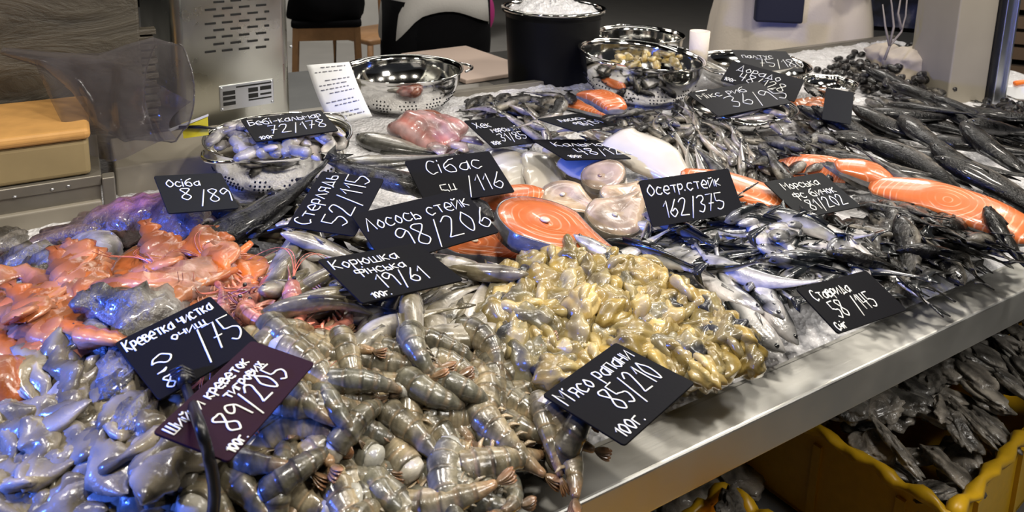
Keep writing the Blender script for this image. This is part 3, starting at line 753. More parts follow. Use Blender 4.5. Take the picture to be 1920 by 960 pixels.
# ------------------------------------------------------------------ kinds of seafood (each built once, then copied)
def hide(o): COL.objects.unlink(o) if o.name in COL.objects else None; return o
def fish(name, L, H, Wd, back, side, belly, bend=0., droop=0., mat='fish', parts=True, tail=1.0, stripe=0, seed=0, fat=.7, rough_=0):
    n = 20; t = np.linspace(0, 1, n)
    x = (t-.5)*L; y = bend*L*(1-(2*t-1)**2)-bend*L*.5; z = -droop*L*(2*t-1)**2
    P = np.stack([x, y, z], 1)
    pf = np.interp(t, [0, .06, .15, .3, .5, fat, .84, .93, .98, 1], [.20, .17, .24, .52, .86, 1, .90, .60, .30, .10])
    rad = np.stack([pf*H/2, pf*Wd/2*np.interp(t, [0, .2, 1], [.5, .8, 1])], 1)
    rs = np.random.default_rng(seed)
    def col(tt, a):
        d = math.cos(a)
        c = mix(side, back, smooth01(.22, .55, d+stripe*.12*math.sin(tt*60))); c = mix(c, belly, smooth01(.25, .75, -d))
        if .795 < tt < .85: c = c*.45
        if tt > .86: c = mix(c, np.array(side)*.55+np.array(back)*.3, .6)
        if tt < .06: c = mix(c, back, .5)
        return c
    b = MB().sweep(P, rad, 16, col=col)
    if rough_: V = b.v[0]; V += rough_*rs.normal(0, 1, V.shape)
    tx = -L/2; ty = y[0]; tl = .13*L*tail; th = H*.42*tail
    tb_ = np.array([(tx+.015*L, ty+H*.07), (tx-.4*tl, ty+th*.75), (tx-tl, ty+th), (tx-.62*tl, ty+.1*th), (tx-.55*tl, ty-.1*th), (tx-tl*.95, ty-th), (tx-.4*tl, ty-th*.75), (tx+.015*L, ty-H*.07)])
    tm = MB()
    R = [np.hstack([tb_, np.full((8, 1), z[0]-.0008)]), np.hstack([tb_, np.full((8, 1), z[0]+.0008)])]; tm.rings(R, np.array(back)*.8+.02)
    i0 = int(n*.38); i1 = int(n*.62)
    q = [(x[i], y[i]+rad[i, 0]*.9) for i in (i0, (i0+i1)//2, i1)]
    df = np.array([q[0], (q[0][0]-.02*L, q[0][1]+H*.20), (q[1][0]-.01*L, q[1][1]+H*.24), (q[2][0]-.02*L, q[2][1]+H*.26), q[2]])
    dm = MB().rings([np.hstack([df, np.full((5, 1), -.0006)+z[i0]]), np.hstack([df, np.full((5, 1), .0006)+z[i0]])], np.array(back)*.8+.01)
    e = MB(); ie = int(n*.90)
    for s in (-1, 1): e.ball((x[ie], y[ie]+rad[ie, 0]*.25, z[ie]+s*rad[ie, 1]*.93), (H*.085, H*.085, H*.035), nu=12, nv=7)
    if parts:
        bo = hide(b.build('body', mat)); ps = [(bo, []), (hide(tm.build('tail_fin', mat)), []), (hide(dm.build('dorsal_fin', mat)), []), (hide(e.build('eyes', 'eye')), [])]
        pcl = MB(); px_ = x[int(n*.78)]
        for s in (-1, 1):
            g = [(px_, y[15]-H*.08), (px_-.10*L, y[15]-H*.22), (px_-.12*L, y[15]-H*.10)]
            zz = z[15]+s*rad[15, 1]*.92
            pcl.rings([np.array([(a, b_, zz+s*.0012) for a, b_ in g]), np.array([(a, b_, zz-s*.001) for a, b_ in g])], np.array(side)*.55)
        ps.append((hide(pcl.build('pectoral_fins', mat)), []))
        return Proto(name, ps)
    for q_ in (tm, dm): b.add(np.vstack(q_.v), q_.f, np.vstack(q_.c))
    return Proto(name, [(hide(b.build(name, mat)), [])])
def prawn(L, th, seed, tint=(1, 1, 1), head=False, r0=.0098):
    rs = np.random.default_rng(seed); n = 50; t = np.linspace(0, 1, n)
    a = (t-.5)*th
    if th > .15: R_ = L/th; P = np.stack([R_*np.sin(a), R_*(np.cos(a)-math.cos(th/2)*.5-.5), np.zeros(n)], 1)
    else: P = np.stack([(t-.5)*L, .002*np.sin(t*4), np.zeros(n)], 1)
    P = P*[-1, 1, 1]                        # front end at +x
    P[:, 2] = .004*np.sin(t*PI)
    r = np.interp(t, [0, .05, .2, .45, .7, .9, 1], [.90, 1.0, 1.03, .88, .62, .38, .22])*r0
    fr = np.mod(t*6.3, 1); r = r*(1+.11*(1-fr)**1.5-.04)
    tint = np.array(tint)
    def col(tt, an):
        d = -math.cos(an)                       # after mirroring the back is at -side
        f = math.fmod(tt*6.3, 1)
        c = mix((.36, .315, .225), (.175, .165, .13), smooth01(-.3, .7, d)); 
        if f < .10: c = c*.55
        if .3 < f < .5: c = c*1.12
        if f > .85: c = mix(c, (.40, .27, .16), .35)
        c = mix(c, (.34, .20, .11), smooth01(.72, .98, tt)*.7)
        c = c*(1+.22*math.sin(tt*90+an*3)*math.sin(an*5+tt*31))
        return c*tint
    sh = MB().sweep(P, np.stack([r*1.05, r*.92], 1), 14, col=col)
    T0 = norm(P[0]-P[1]); fl_ = MB()
    fl_.ball((0, 0, 0), (r0*.75, r0*.92, r0*.84), col=np.array((.60, .58, .52))*mix(1, tint, .5))
    V = fl_.v[0]; V += .0007*np.sin(V*900+seed)
    x_ = norm(T0); fl_.xf(np.stack([x_, np.cross((0, 0, 1), x_), (0, 0, 1)], 1), P[0]+T0*.001)
    tf = MB(); T1 = norm(P[-1]-P[-3]); S1 = np.cross((0, 0, 1), T1)
    for k, sp in enumerate((-.5, -.2, .2, .5)):
        d = norm(T1+S1*sp*.32+np.array([0, 0, sp*.45])); sd = norm(np.cross(d, (0.1, .2, 1)))
        pts = [P[-1]+d*q for q in (0, .004, .009, .013, .016)]
        tf.sweep(pts, [(.0012, .0006), (.003, .0007), (.0038, .0007), (.0030, .0006), (.0008, .0004)], 8, col=lambda tt, an: mix((.25, .19, .13), (.34, .17, .09), tt)*tint)
    lg = MB()
    for k in range(5):
        i = int(n*(.1+.14*k)); Ti = norm(P[i+1]-P[i]); bel = -np.cross((0, 0, 1), Ti)
        bel = bel if (bel@(-P[i]+P.mean(0)-[0, .01, 0])) > 0 or th < .2 else -bel
        for s in (-1, 1):
            o_ = P[i]+bel*r[i]*.8+np.array([0, 0, s*.003])
            lg.sweep([o_, o_+bel*.005+Ti*.002+[0, 0, s*.002], o_+bel*.009+Ti*.006+[0, 0, s*.002]], [(.0016, .0007), (.0018, .0006), (.0006, .0004)], 6, col=np.array((.40, .33, .24))*tint)
    ps = [(hide(sh.build('shell', 'prawn')), []), (hide(fl_.build('cut_flesh', 'meat')), []), (hide(tf.build('tail_fan', 'prawn')), []), (hide(lg.build('swimmerets', 'prawn')), [])]
    if head:
        hd = MB(); H0 = P[0]; pts = [H0-T0*.004, H0+T0*.006, H0+T0*.016, H0+T0*.024, H0+T0*.030]
        hd.sweep(pts, np.array([(1.0, .95), (1.12, 1.05), (.95, .9), (.55, .5), (.1, .1)])*r0, 14, col=lambda tt, an: mix((.72, .30, .24), (.55, .16, .12), tt)*(.9+.2*math.sin(an*3)))
        sdv = np.cross((0, 0, 1), T0); q0 = H0+T0*.026
        hd.sweep([q0+sdv*.003, q0+sdv*.004+T0*.012, q0+sdv*.006+T0*.024], [.0018, .0012, .0004], 6, col=(.6, .2, .14))
        an_ = MB()
        for k in range(4):
            s = (-1)**k; ph = rs.uniform(-.6, .6)
            pts = [q0+T0*.02*j*(1-.12*j)+sdv*(s*.004*j*j*.35+ph*.006*j)+np.array([0, 0, .003*j*math.sin(j*.6)]) for j in range(7)]
            an_.sweep(spline(pts, 14), np.linspace(.0007, .0003, 14), 5, col=(.60, .16, .10))
        lgs = MB()
        for k in range(5):
            for s in (-1, 1):
                o_ = H0+T0*(.0+.005*k)-sdv*r0*.7
                lgs.sweep(spline([o_, o_-sdv*.012+[0, 0, s*.006]+T0*.006, o_-sdv*.020+[0, 0, s*.009]-T0*.004], 7), np.linspace(.0011, .0005, 7), 5, col=(.66, .30, .22))
        ey = MB()
        for s in (-1, 1): ey.ball(H0+T0*.022+[0, 0, s*.0062], .0024, nu=8, nv=6)
        ps = [ps[0], ps[2], ps[3], (hide(hd.build('head', 'prawn')), [hide(ey.build('eyes', 'eye'))]), (hide(an_.build('antennae', 'prawn')), []), (hide(lgs.build('walking_legs', 'prawn')), [])]
    return Proto('red_shrimp' if head else 'tiger_prawn', ps)
def lump_mesh(size, amp, seed, A, Bc, spot=None, freq=1.0, nu=26, nv=16, flat=0, ridge=0):
    rs = np.random.default_rng(seed); m = MB(); m.ball((0, 0, 0), 1, nu=nu, nv=nv); V = m.v[0]
    d = np.ones(len(V)); c = np.zeros(len(V))
    for k in range(7):
        q = rs.normal(0, 1, 3)*freq*(1.1+k*.55); d += amp/(1+.35*k)*np.sin(V@q+rs.uniform(0, 6))
        c += rs.normal(0, .5)*np.sin(V@(q*1.3)+rs.uniform(0, 6))
    if ridge:
        ax = norm(rs.normal(0, 1, 3)*[1, 1, .4]); q = V@ax; d += ridge*np.abs(np.sin(q*5+1.3*np.sin(V[:, 1]*3+seed)))-ridge*.5
    W = V*d[:, None]*np.array(size)
    if flat: W[:, 2] = np.where(W[:, 2] < 0, W[:, 2]*flat, W[:, 2])
    k = 1/(1+np.exp(-2.2*c)); C = np.outer(1-k, A)+np.outer(k, Bc)
    if spot is not None:
        s_ = norm(rs.normal(0, 1, 3)*[1, 1, .3]+[0, 0, .7]); f = np.clip((V@s_-.80)/.10, 0, 1)[:, None]; C = C*(1-f)+np.array(spot)*f
    m.v[0] = W; m.c[0] = C; return m
def whelk(seed):
    rs = np.random.default_rng(seed); och, crm, gry = (.37, .25, .055), (.58, .46, .21), (.30, .27, .18)
    A, Bc = [(och, crm), (crm, gry), (och, crm), (crm, (.58, .40, .13))][seed % 4]
    b = lump_mesh((.0165, .0125, .0100), .17, seed, A, Bc, (.05, .05, .055) if seed % 3 == 1 else None, 1.3, nu=34, nv=20, ridge=.16)
    fo = MB(); a0 = rs.uniform(0, 6)
    pts = [(.013*math.cos(a0+k*.5), .010*math.sin(a0+k*.5), .002+.0035*math.sin(k*.9)) for k in range(6)]
    fo.sweep(spline(pts, 14), np.stack([np.interp(np.linspace(0, 1, 14), [0, .2, .6, 1], [.0012, .0042, .0055, .0015]), np.interp(np.linspace(0, 1, 14), [0, .2, .6, 1], [.001, .0035, .0042, .001])], 1), 10, col=lambda t, a: mix(och, crm, .5+.5*math.sin(a*2+t*6)))
    return Proto('whelk_meat', [(hide(b.build('body', 'rap')), []), (hide(fo.build('foot', 'rap')), [])])
def piece(name, L, r, bend, seed, A, Bc, mat='soft', flat=.75, amp=.12, taper=None, n=18, sides=14, parts=False, curl=0):
    """soft tapering body"""
    rs = np.random.default_rng(seed); t = np.linspace(0, 1, n); ph = rs.uniform(0, 6, 4)
    P = np.stack([(t-.5)*L, bend*L*(np.sin(t*PI)-.5)+.04*L*np.sin(t*7+ph[0]), curl*L*(t-.5)**2+.02*L*np.sin(t*6+ph[1])], 1)
    tp_ = taper or [(0, .35), (.06, .75), (.2, 1), (.6, .95), (.85, .7), (.95, .42), (1, .12)]
    r_ = np.interp(t, [a for a, _ in tp_], [b for _, b in tp_])*r
    m = MB().sweep(P, np.stack([r_*(1+amp*np.sin(t*11+ph[2])), r_*flat*(1+amp*np.sin(t*9+ph[3]))], 1), sides, col=lambda tt, a: mix(A, Bc, .5+.5*math.sin(a+tt*5+ph[0])))
    V = m.v[0]; q = norm(V-np.repeat(P, sides, 0)); V += q*(amp*r*.35*np.sin(V@rs.normal(0, 1, 3)*260+ph[1])+amp*r*.20*np.sin(V@rs.normal(0, 1, 3)*520+ph[0])-amp*r*.25*np.abs(np.sin(V@rs.normal(0, 1, 3)*180+ph[2])))[:, None]
    return m
SIL = dict(back=(.016, .019, .022), side=(.56, .55, .55), belly=(.80, .76, .76))
sard = [fish('sardine', .125+.012*(k % 3), .029, .019, bend=b, droop=.03*(k % 2), seed=k, **SIL) for k, b in enumerate((0, .10, -.08, .05, -.14))]
smelt = [fish('smelt', .132+.012*(k % 2), .028, .021, (.20, .17, .11), (.42, .38, .31), (.66, .62, .58), bend=b, droop=.05*(k % 2), seed=20+k, tail=.8) for k, b in enumerate((0, .16, -.14, .24))]
goby = [fish('goby', .125, .030, .022, (.014, .013, .012), (.036, .033, .029), (.24, .22, .19), bend=b, mat='dark_fish', parts=True, tail=.9, seed=40+k, fat=.78, rough_=.0004) for k, b in enumerate((0, .12, -.12))]
bigdark = [fish('dark_whole_fish', .30, .062, .040, (.010, .010, .011), (.024, .022, .020), (.26, .23, .20), bend=b, mat='dark_fish', seed=50+k, rough_=.0006) for k, b in enumerate((.05, -.10, .14))]
small = [fish('small_silver_fish', .115, .017, .014, (.03, .03, .027), (.21, .195, .17), (.48, .42, .38), bend=b, parts=True, seed=60+k) for k, b in enumerate((0, .14, -.1))]
bass = fish('sea_bass', .27, .068, .042, (.06, .058, .05), (.34, .32, .28), (.66, .62, .55), bend=.04, seed=70)
sterl = [fish('sterlet', .34, .054, .046, (.010, .010, .011), (.020, .020, .022), (.10, .095, .09), bend=b, mat='dark_fish', seed=80+k, rough_=.0009, fat=.62) for k, b in enumerate((.08, -.05))]
prw = [prawn(.075, th, k, [(1.06, .98, .84), (.9, .93, .95), (1.0, .93, .80), (.86, .88, .86), (1.12, 1.04, .92), (.95, .90, .80)][k], r0=.0122) for k, th in enumerate((.3, 1.3, 2.1, 2.9, .8, 1.7))]
red = [prawn(.075, th, 30+k, (2.2, .95, .95), True, .0085) for k, th in enumerate((.5, 1.3, 1.9))]
whk = [whelk(k) for k in range(8)]
def single(name, m, mat): return Proto(name, [(hide(m.build(name, mat)), [])])
peel = [single('peeled_shrimp', piece('p', .055+.010*(k % 3), .0105+.003*(k % 2), b, 100+k, (.25, .21, .145), (.40, .35, .27), flat=.72, amp=.30, n=24), 'soft') for k, b in enumerate((0, .2, -.25, .35, .1, -.1))]
calam = [single('baby_squid', piece('p', .058, .011, b, 120+k, (.56, .50, .47), (.70, .66, .62), flat=.75), 'soft') for k, b in enumerate((.1, .3, -.2))]
flap = [single('orange_squid', piece('p', .11+.02*(k % 2), .021, b, 140+k, (.58, .145, .035), (.58, .24, .12), 'meat', flat=.42, amp=.34, n=26, curl=.25*(k % 2), taper=[(0, .25), (.1, .8), (.3, 1), (.6, .75), (.8, .9), (1, .2)]), 'meat') for k, b in enumerate((.12, .3, -.25, .05))]
bigsq = single('large_pink_squid', piece('p', .15, .030, .5, 150, (.52, .17, .09), (.58, .31, .23), 'meat', flat=.7, amp=.22, n=26, sides=20, curl=-.5), 'meat')
greysq = [single('grey_cuttlefish', piece('p', .12, .028, b, 160+k, (.085, .075, .062), (.22, .20, .18), 'leather', flat=.6, amp=.35, n=24, sides=18, curl=-.2), 'leather') for k, b in enumerate((.1, -.2))]
bluesq = single('pale_squid', piece('p', .125, .027, -.3, 170, (.46, .42, .40), (.62, .58, .57), 'soft', flat=.8, amp=.08, n=24, sides=18), 'soft')
tube = [single('squid_tube', piece('p', .15, .040, b, 180+k, (.62, .56, .48), (.70, .66, .60), 'soft', flat=.42, amp=.05, n=24, sides=20, taper=[(0, .75), (.03, .95), (.2, 1), (.6, .95), (.85, .6), (.97, .25), (1, .08)]), 'tube') for k, b in enumerate((.04, -.06, .1))]
shl = []
for k in range(8):
    g = [(.24, .215, .18), (.36, .32, .27), (.15, .135, .12), (.42, .37, .31)][k % 4]; p_ = [(.52, .47, .40), (.42, .38, .33)][k % 2]
    m = lump_mesh((.042+.008*(k % 3), .024+.006*((k//2) % 2), .012), .20, 200+k, g, p_, None, 1.5, 34, 20, ridge=.16)
    shl.append(single('oyster', m, 'shell'))
def outline(fn, n=56): return np.array([fn(a) for a in np.linspace(0, 2*PI, n, endpoint=False)])
def steak_outline(a):                       # cutlet: broad back, two belly flaps
    q = max(0, math.cos(a)); x, y = .056*math.cos(a)+.042*q**2.5, .047*math.sin(a)*(1-.50*q)
    return (x, y+.010*q**3)
def notch(a):                               # belly flaps parted at +x
    g = max(0, math.cos(a))**60*.030
    x, y = steak_outline(a); return (x-g, y)
def steak(name, fl_mat, skin_col, s=1.0, th=.024, fn=notch, bonecol=(.8, .7, .55), meatcol=None, rim=.0022):
    o = outline(fn)*s; m = MB(); c = o.mean(0); R = []
    for z, k in ((0, .93), (.002, .975), (th-.003, .975), (th-.0008, .955)): R.append(np.hstack([c+(o-c)*k, np.full((len(o), 1), z)]))
    for k in (.7, .4, .12): R.append(np.hstack([c+(o-c)*k, np.full((len(o), 1), th+.0012-.004*(k < .2))]))
    m.rings(R, meatcol or (1, 1, 1)); fo = m.build('flesh', fl_mat)
    k_ = MB(); R = []
    for z, q in ((.001, .975), (.001, 1.0), (th*.5, 1.02), (th-.002, 1.0), (th-.001, .985), (th-.002, .972)): R.append(np.hstack([c+(o-c)*q, np.full((len(o), 1), z)]))
    k_.rings(R, skin_col, cap=False); so = k_.build('skin', 'fish')
    b = MB().ball((c[0]-.012*s, 0, th), (.0055*s, .0055*s, .0022), bonecol); bo = b.build('backbone', 'meat')
    return Proto(name, [(hide(fo), []), (hide(so), []), (hide(bo), [])])
salm = steak('salmon_steak', 'salmon', (.16, .16, .19), 1.15, .024)
salm2 = steak('salmon_steak', 'salmon', (.20, .20, .23), .95, .022, steak_outline)
stur = steak('sturgeon_steak', 'meat', (.24, .20, .16), .62, .018, lambda a: (.055*math.cos(a), .047*math.sin(a)*(1-.1*math.cos(a))), (.35, .22, .16), (.66, .49, .38))
stur2 = steak('sturgeon_steak', 'meat', (.30, .25, .19), .78, .017, notch, (.72, .66, .5), (.64, .47, .34))
def fillet(name, L, w_, th, seed):
    rs = np.random.default_rng(seed); n = 26; t = np.linspace(0, 1, n)
    P = np.stack([(t-.5)*L, .012*np.sin(t*3), .004*np.sin(t*PI)], 1)
    r = np.interp(t, [0, .04, .3, .7, .97, 1], [.30, .6, .95, 1, .75, .5])
    hh = np.interp(t, [0, .05, .35, .8, .97, 1], [.2, .4, .95, 1, .7, .3])
    m = MB().sweep(P, np.stack([r*w_/2, hh*th/2], 1), 22, sq=.75); fo = m.build('flesh', 'salmon')
    k = MB().sweep(P-[0, 0, th*.12], np.stack([r*w_/2*1.015, hh*th/2*.93], 1), 22, sq=.75, col=(.20, .20, .21)); so = k.build('skin', 'fish')
    return Proto(name, [(hide(fo), []), (hide(so), [])])
fil = fillet('salmon_fillet', .21, .075, .026, 1); fil2 = fillet('salmon_fillet', .12, .06, .028, 2)
def redfish():
    m = lump_mesh((.085, .060, .038), .10, 311, (.50, .17, .14), (.56, .38, .38), None, 1.6, 40, 24, ridge=.03)
    fn_ = MB()
    for k, (x, y) in enumerate([(-.07, .03), (-.082, .0), (-.07, -.03)]):
        fn_.sweep([(x, y, 0), (x-.03, y*1.3, .008), (x-.05, y*1.6, .004)], [(.016, .008), (.017, .005), (.006, .002)], 10, col=(.46, .36, .36))
    cut = MB().ball((.03, -.035, .004), (.05, .026, .022), (.30, .10, .06))
    return Proto('pink_fish_piece', [(hide(m.build('body', 'meat')), []), (hide(fn_.build('fins', 'meat')), []), (hide(cut.build('cut_edge', 'meat')), [])])
rf = redfish()
def octopus():
    b = piece('p', .20, .046, .18, 330, (.17, .10, .09), (.26, .17, .14), 'leather', flat=.75, amp=.12, n=34, sides=26, curl=-.35)
    V = b.v[0]; C = b.c[0]; f = np.clip((V[:, 2]-.012)/.02, 0, 1)*np.clip((V[:, 0]+.05)/-.04+1.6, 0, 1); C[:] = C*(1-f[:, None]*.8)+np.array((.40, .14, .30))*f[:, None]*.8
    ps = [(hide(b.build('mantle', 'leather')), [])]
    for k in range(6):
        rs = np.random.default_rng(k); y0 = -.035+.014*k
        pts = [(-.07, y0*.6, -.005), (-.115, y0*1.2, -.012), (-.14-.01*(k % 3), y0*1.9, -.02), (-.12, y0*2.5, -.026), (-.08, y0*2.9-.01, -.028)]
        am = MB().sweep(spline(pts, 22), np.linspace(.013, .003, 22), 12, col=(.22, .15, .13))
        ps.append((hide(am.build('arm', 'leather')), []))
    return Proto('octopus', ps)
octo = octopus()
mus = [single('cooked_mussel', lump_mesh((.014, .0095, .0085), .16, 350+k, (.55, .38, .10), (.62, .50, .24), (.08, .06, .03) if k == 1 else None, 1.2, 20, 12), 'rap') for k in range(3)]

bmus = [single('black_mussel', lump_mesh((.018, .010, .008), .10, 370+k, (.010, .010, .013), (.045, .04, .038), None, 1.0, 18, 12), 'dark_fish') for k in range(3)]
# ------------------------------------------------------------------ handwriting for the price cards
GL = {'а': "~55 35 14 02 20 41 55|56 50", 'б': "~69 38 05 02 20 50 53 35 03", 'в': "~00 06 36 34 04|~04 44 41 00", 'г': "00 06 46", 'д': "10 37 50|-1 10 50 60", 'е': "~03 53 46 26 03 20 50", 'и': "06 00 56 50",
 'й': "06 00 56 50|~18 27 48", 'і': "00 06|08 09", 'к': "00 06|46 03 40", 'л': "00 26 50", 'м': "00 06 33 66 60", 'н': "00 06|03 43|46 40", 'о': "~26 03 20 43 26", 'п': "00 06 46 40", 'р': "0q 06|~06 36 44 32 02",
 'с': "~55 26 03 20 51", 'т': "06 56|36 30", 'у': "06 23|46 1q", 'ф': "3q 38|~36 06 03 33 63 66 36", 'х': "00 46|06 40", 'ц': "06 00 40 46|40 5q", 'ч': "06 03 43|46 40", 'ш': "06 00 60 66|36 30", 'Ш': "09 00 60 69|39 30", 'щ': "06 00 60 66|36 30|60 7q", 'ь': "06 00|~00 40 33 03",
 'ю': "00 06|03 23|~46 23 40 63 46", 'я': "40 46|~46 06 13 43|13 00", 'К': "00 09|59 04 50", 'М': "00 09 34 69 60", 'С': "~58 29 04 20 51", 'Л': "00 39 60", 'О': "~39 04 30 64 39", 'Б': "59 09 00|~05 45 52 00", 'Х': "00 59|09 50", 'Д': "10 39 50|-1 10 50 60",
 '0': "~29 05 20 45 29", '1': "06 29 20", '2': "~07 29 48 35 00|00 50", '3': "~08 39 47 25 43 20 01", '4': "09 04 44|39 30", '5': "49 09 05|~05 44 42 20 01", '6': "~49 14 02 20 42 34 13", '7': "09 49 10|14 44", '8': "~25 08 29 48 25 02 20 42 25", '9': "~47 29 07 15 47 40",
 '/': "0q 39", '.': "00 01", "'": "08 19", '-': "03 43", ' ': "", '@': "~05 17 38 57 65 43 25 05|~10 31 20 00 10"}
def stroke_pts(ch):
    out = []; wd = 0
    for s in GL[ch].split('|'):
        if not s: continue
        sm = s[0] == '~'; s = s.lstrip('~'); P = []
        for t in s.split():
            if t[0] == '-': x, y = 0, -1
            else: x = int(t[0]); y = -2.5 if t[1] == 'q' else int(t[1])
            P.append((x, y)); wd = max(wd, x)
        P = np.array(P, float)
        if sm: P = spline(P, 4*len(P))
        out.append(P)
    return out, max(wd, 1 if ch != ' ' else 3)
def lettering(parent, text, x, y, h, maxw=None, thick=.0009, mat='chalk', z=.0014, name='lettering', slant=.08, rot=0):
    """one written line; (x, y) is its lower left on the card, h the height of a capital"""
    k = h/9; cur = 0; st = []
    for ch in text:
        ps, wd = stroke_pts(ch)
        for P in ps: st.append(P+[cur, 0])
        cur += wd+1.6
    tot = cur*k; kx = k*(maxw/tot if maxw and tot > maxw else 1)
    m = MB()
    for P in st:
        Q = np.stack([x+(P[:, 0]+P[:, 1]*slant)*kx, y+P[:, 1]*k+.0004*np.sin(P[:, 0]*2.1), np.full(len(P), z)], 1)
        if rot:
            c, s = math.cos(rot), math.sin(rot); dx, dy = Q[:, 0]-x, Q[:, 1]-y; Q[:, 0] = x+dx*c-dy*s; Q[:, 1] = y+dx*s+dy*c
        if len(Q) < 2: continue
        m.sweep(Q, np.tile([[thick, .0004]], (len(Q), 1)), 6)
    return m.build(name, mat, parent)
def rodr(w):
    a = np.linalg.norm(w)
    if a < 1e-9: return np.eye(3)
    k = w/a; K = np.array([[0, -k[2], k[1]], [k[2], 0, -k[0]], [-k[1], k[0], 0]]); return np.eye(3)+math.sin(a)*K+(1-math.cos(a))*K@K
def solve_card(cor, z, w0, h0, lean):
    """pose of a flat card whose corners are seen at cor (TL,TR,BR,BL), its middle at height z"""
    cor = np.array(cor, float); cpx = cor.mean(0)
    P = atz(cpx[0], cpx[1], z); toC = norm((CAM-P)*[1, 1, 0]); n0 = norm(np.array([0, 0, 1])+toC*lean)
    e = cor[1]-cor[0]; R0 = frame(n0, pxdir(cpx[0], cpx[1], math.atan2(e[1], e[0]), z))
    def res(q):
        R = rodr(q[:3])@R0; w, h = q[3], q[4]; C0 = P+R[:, 0]*q[5]+R[:, 1]*q[6]
        out = []
        for (sx, sy), c in zip(((-1, 1), (1, 1), (1, -1), (-1, -1)), cor):
            out += list((proj(C0+R[:, 0]*sx*w/2+R[:, 1]*sy*h/2)-c)/4)
        out += list((R[:, 2]-n0)/.35)+[(w-w0)/.02, (h-h0)/.015, q[5]/.05, q[6]/.05]
        return np.array(out)
    q = np.array([0, 0, 0, w0, h0, 0, 0.])
    for it in range(25):
        r = res(q); J = np.stack([(res(q+np.eye(7)[i]*1e-5)-r)/1e-5 for i in range(7)], 1)
        dq = -np.linalg.lstsq(np.vstack([J, np.eye(7)*.3]), np.concatenate([r, np.zeros(7)]), rcond=None)[0]
        q = q+dq*min(1, .25/np.abs(dq).max())
    R = rodr(q[:3])@R0; return P+R[:, 0]*q[5]+R[:, 1]*q[6], R, q[3], q[4]
def card(cor, label, lines, mat='slate', w0=.112, h0=.080, lean=.25, p=97, lift=0, extra=None):
    cor = np.array(cor, float); c = cor.mean(0); z = F.hit(*c)[2]+.006
    for it in range(4):
        P, R, w, h = solve_card(cor, z, w0, h0, lean)
        g = np.stack(np.meshgrid(np.linspace(-.5, .5, 40), np.linspace(-.5, .5, 30), indexing='ij'), -1).reshape(-1, 2)
        W = (g[:, :1]*w)*R[:, 0]+(g[:, 1:]*h)*R[:, 1]
        zc, u, hi = F.contact(W, P[0], P[1], p); z = .3*z+.7*(zc+lift+.001)
    P, R, w, h = solve_card(cor, z, w0, h0, lean)
    W = (g[:, :1]*w)*R[:, 0]+(g[:, 1:]*h)*R[:, 1]; zc, u, hi = F.contact(W, P[0], P[1], p); F.fill(u, hi, P[2]+.001)
    r = empty('price_card'); r.matrix_world = Matrix([list(R[i])+[P[i]] for i in range(3)]+[[0, 0, 0, 1]])
    tag(r, label, 'price card', 'black price cards on the fish display')
    MB().slab(rrect(-w/2, w/2, -h/2, h/2, .003, 3), -.0009, .0009, bev=.0003).build('card_board', mat, r, False)
    for ln in lines:
        txt, fx_, fy_, fh = ln[:4]; mw = ln[4] if len(ln) > 4 else .9
        lettering(r, txt, -w/2+fx_*w, -h/2+fy_*h, fh*h, mw*w, thick=ln[5] if len(ln) > 5 else .0008, rot=ln[6] if len(ln) > 6 else 0)
    return r
def many(F_, protos, pts, ang, spread, label, cat, group, kscale=1, **kw):
    for i, (x, y) in enumerate(pts):
        a = ang(x, y) if callable(ang) else ang
        k = dict(kw)
        if 'rolls' in k: k['roll'] = random.choice(k.pop('rolls'))+random.uniform(-.25, .25)
        put(F_, random.choice(protos), x, y, a+random.gauss(0, spread), label, cat, group, scale=kscale*random.uniform(.88, 1.1), **k)
# ------------------------------------------------------------------ back rows first
g = 'baby squid in the left colander'
def fillpoly(cx, cy, rx, ry): return [(cx+rx*math.cos(a), cy+ry*math.sin(a)) for a in np.linspace(0, 2*PI, 24, endpoint=False)]
many(F, calam, scatter(fillpoly(524, 256, 112, 32), 46), 0, 70, 'small pale baby squid heaped in the left colander', 'squid', g, r=.02, p=80, inbowl=True, cap=.02)
many(F, mus, scatter(fillpoly(1215, 116, 74, 17), 34), 0, 90, 'small yellow cooked mussel in the big steel colander', 'mussel', 'mussels in the big colander', r=.02, p=80, inbowl=True, cap=.02)
put(F, bass, 1345, 132, 20, 'silvery fish lying in the wide shallow bowl at the back', 'fish', None, scale=.5, inbowl=True)
put(F, bass, 1455, 138, 170, 'grey fish lying at the right rim of the wide shallow bowl', 'fish', None, scale=.45, inbowl=True)
many(F, small, scatter(fillpoly(1420, 214, 50, 10), 6), 10, 25, 'small fish lying in the shallow bowl under the 36/95 card', 'fish', 'small fish in the shallow bowl', p=85, inbowl=True)
put(F, rf, 800, 246, 205, 'large pink and lilac fish piece with skin at the back left', 'fish piece', None, p=85, keep=True, scale=.92)
put(F, bass, 752, 274, 190, 'grey sea bass lying in front of the pink fish piece', 'fish', None, p=85, keep=True, scale=.72)
put(F, bass, 735, 303, 175, 'pale bellied sea bass behind the black sterlets', 'fish', None, p=85, keep=True, scale=.70)
put(F, fil, 1085, 202, 10, 'orange salmon fillet at the back under the mussel colander', 'salmon', None, p=85, keep=True, scale=.72)
put(F, fil2, 1120, 190, 25, 'smaller salmon piece lying on the back salmon fillet', 'salmon', None, p=85, keep=True, scale=.9)
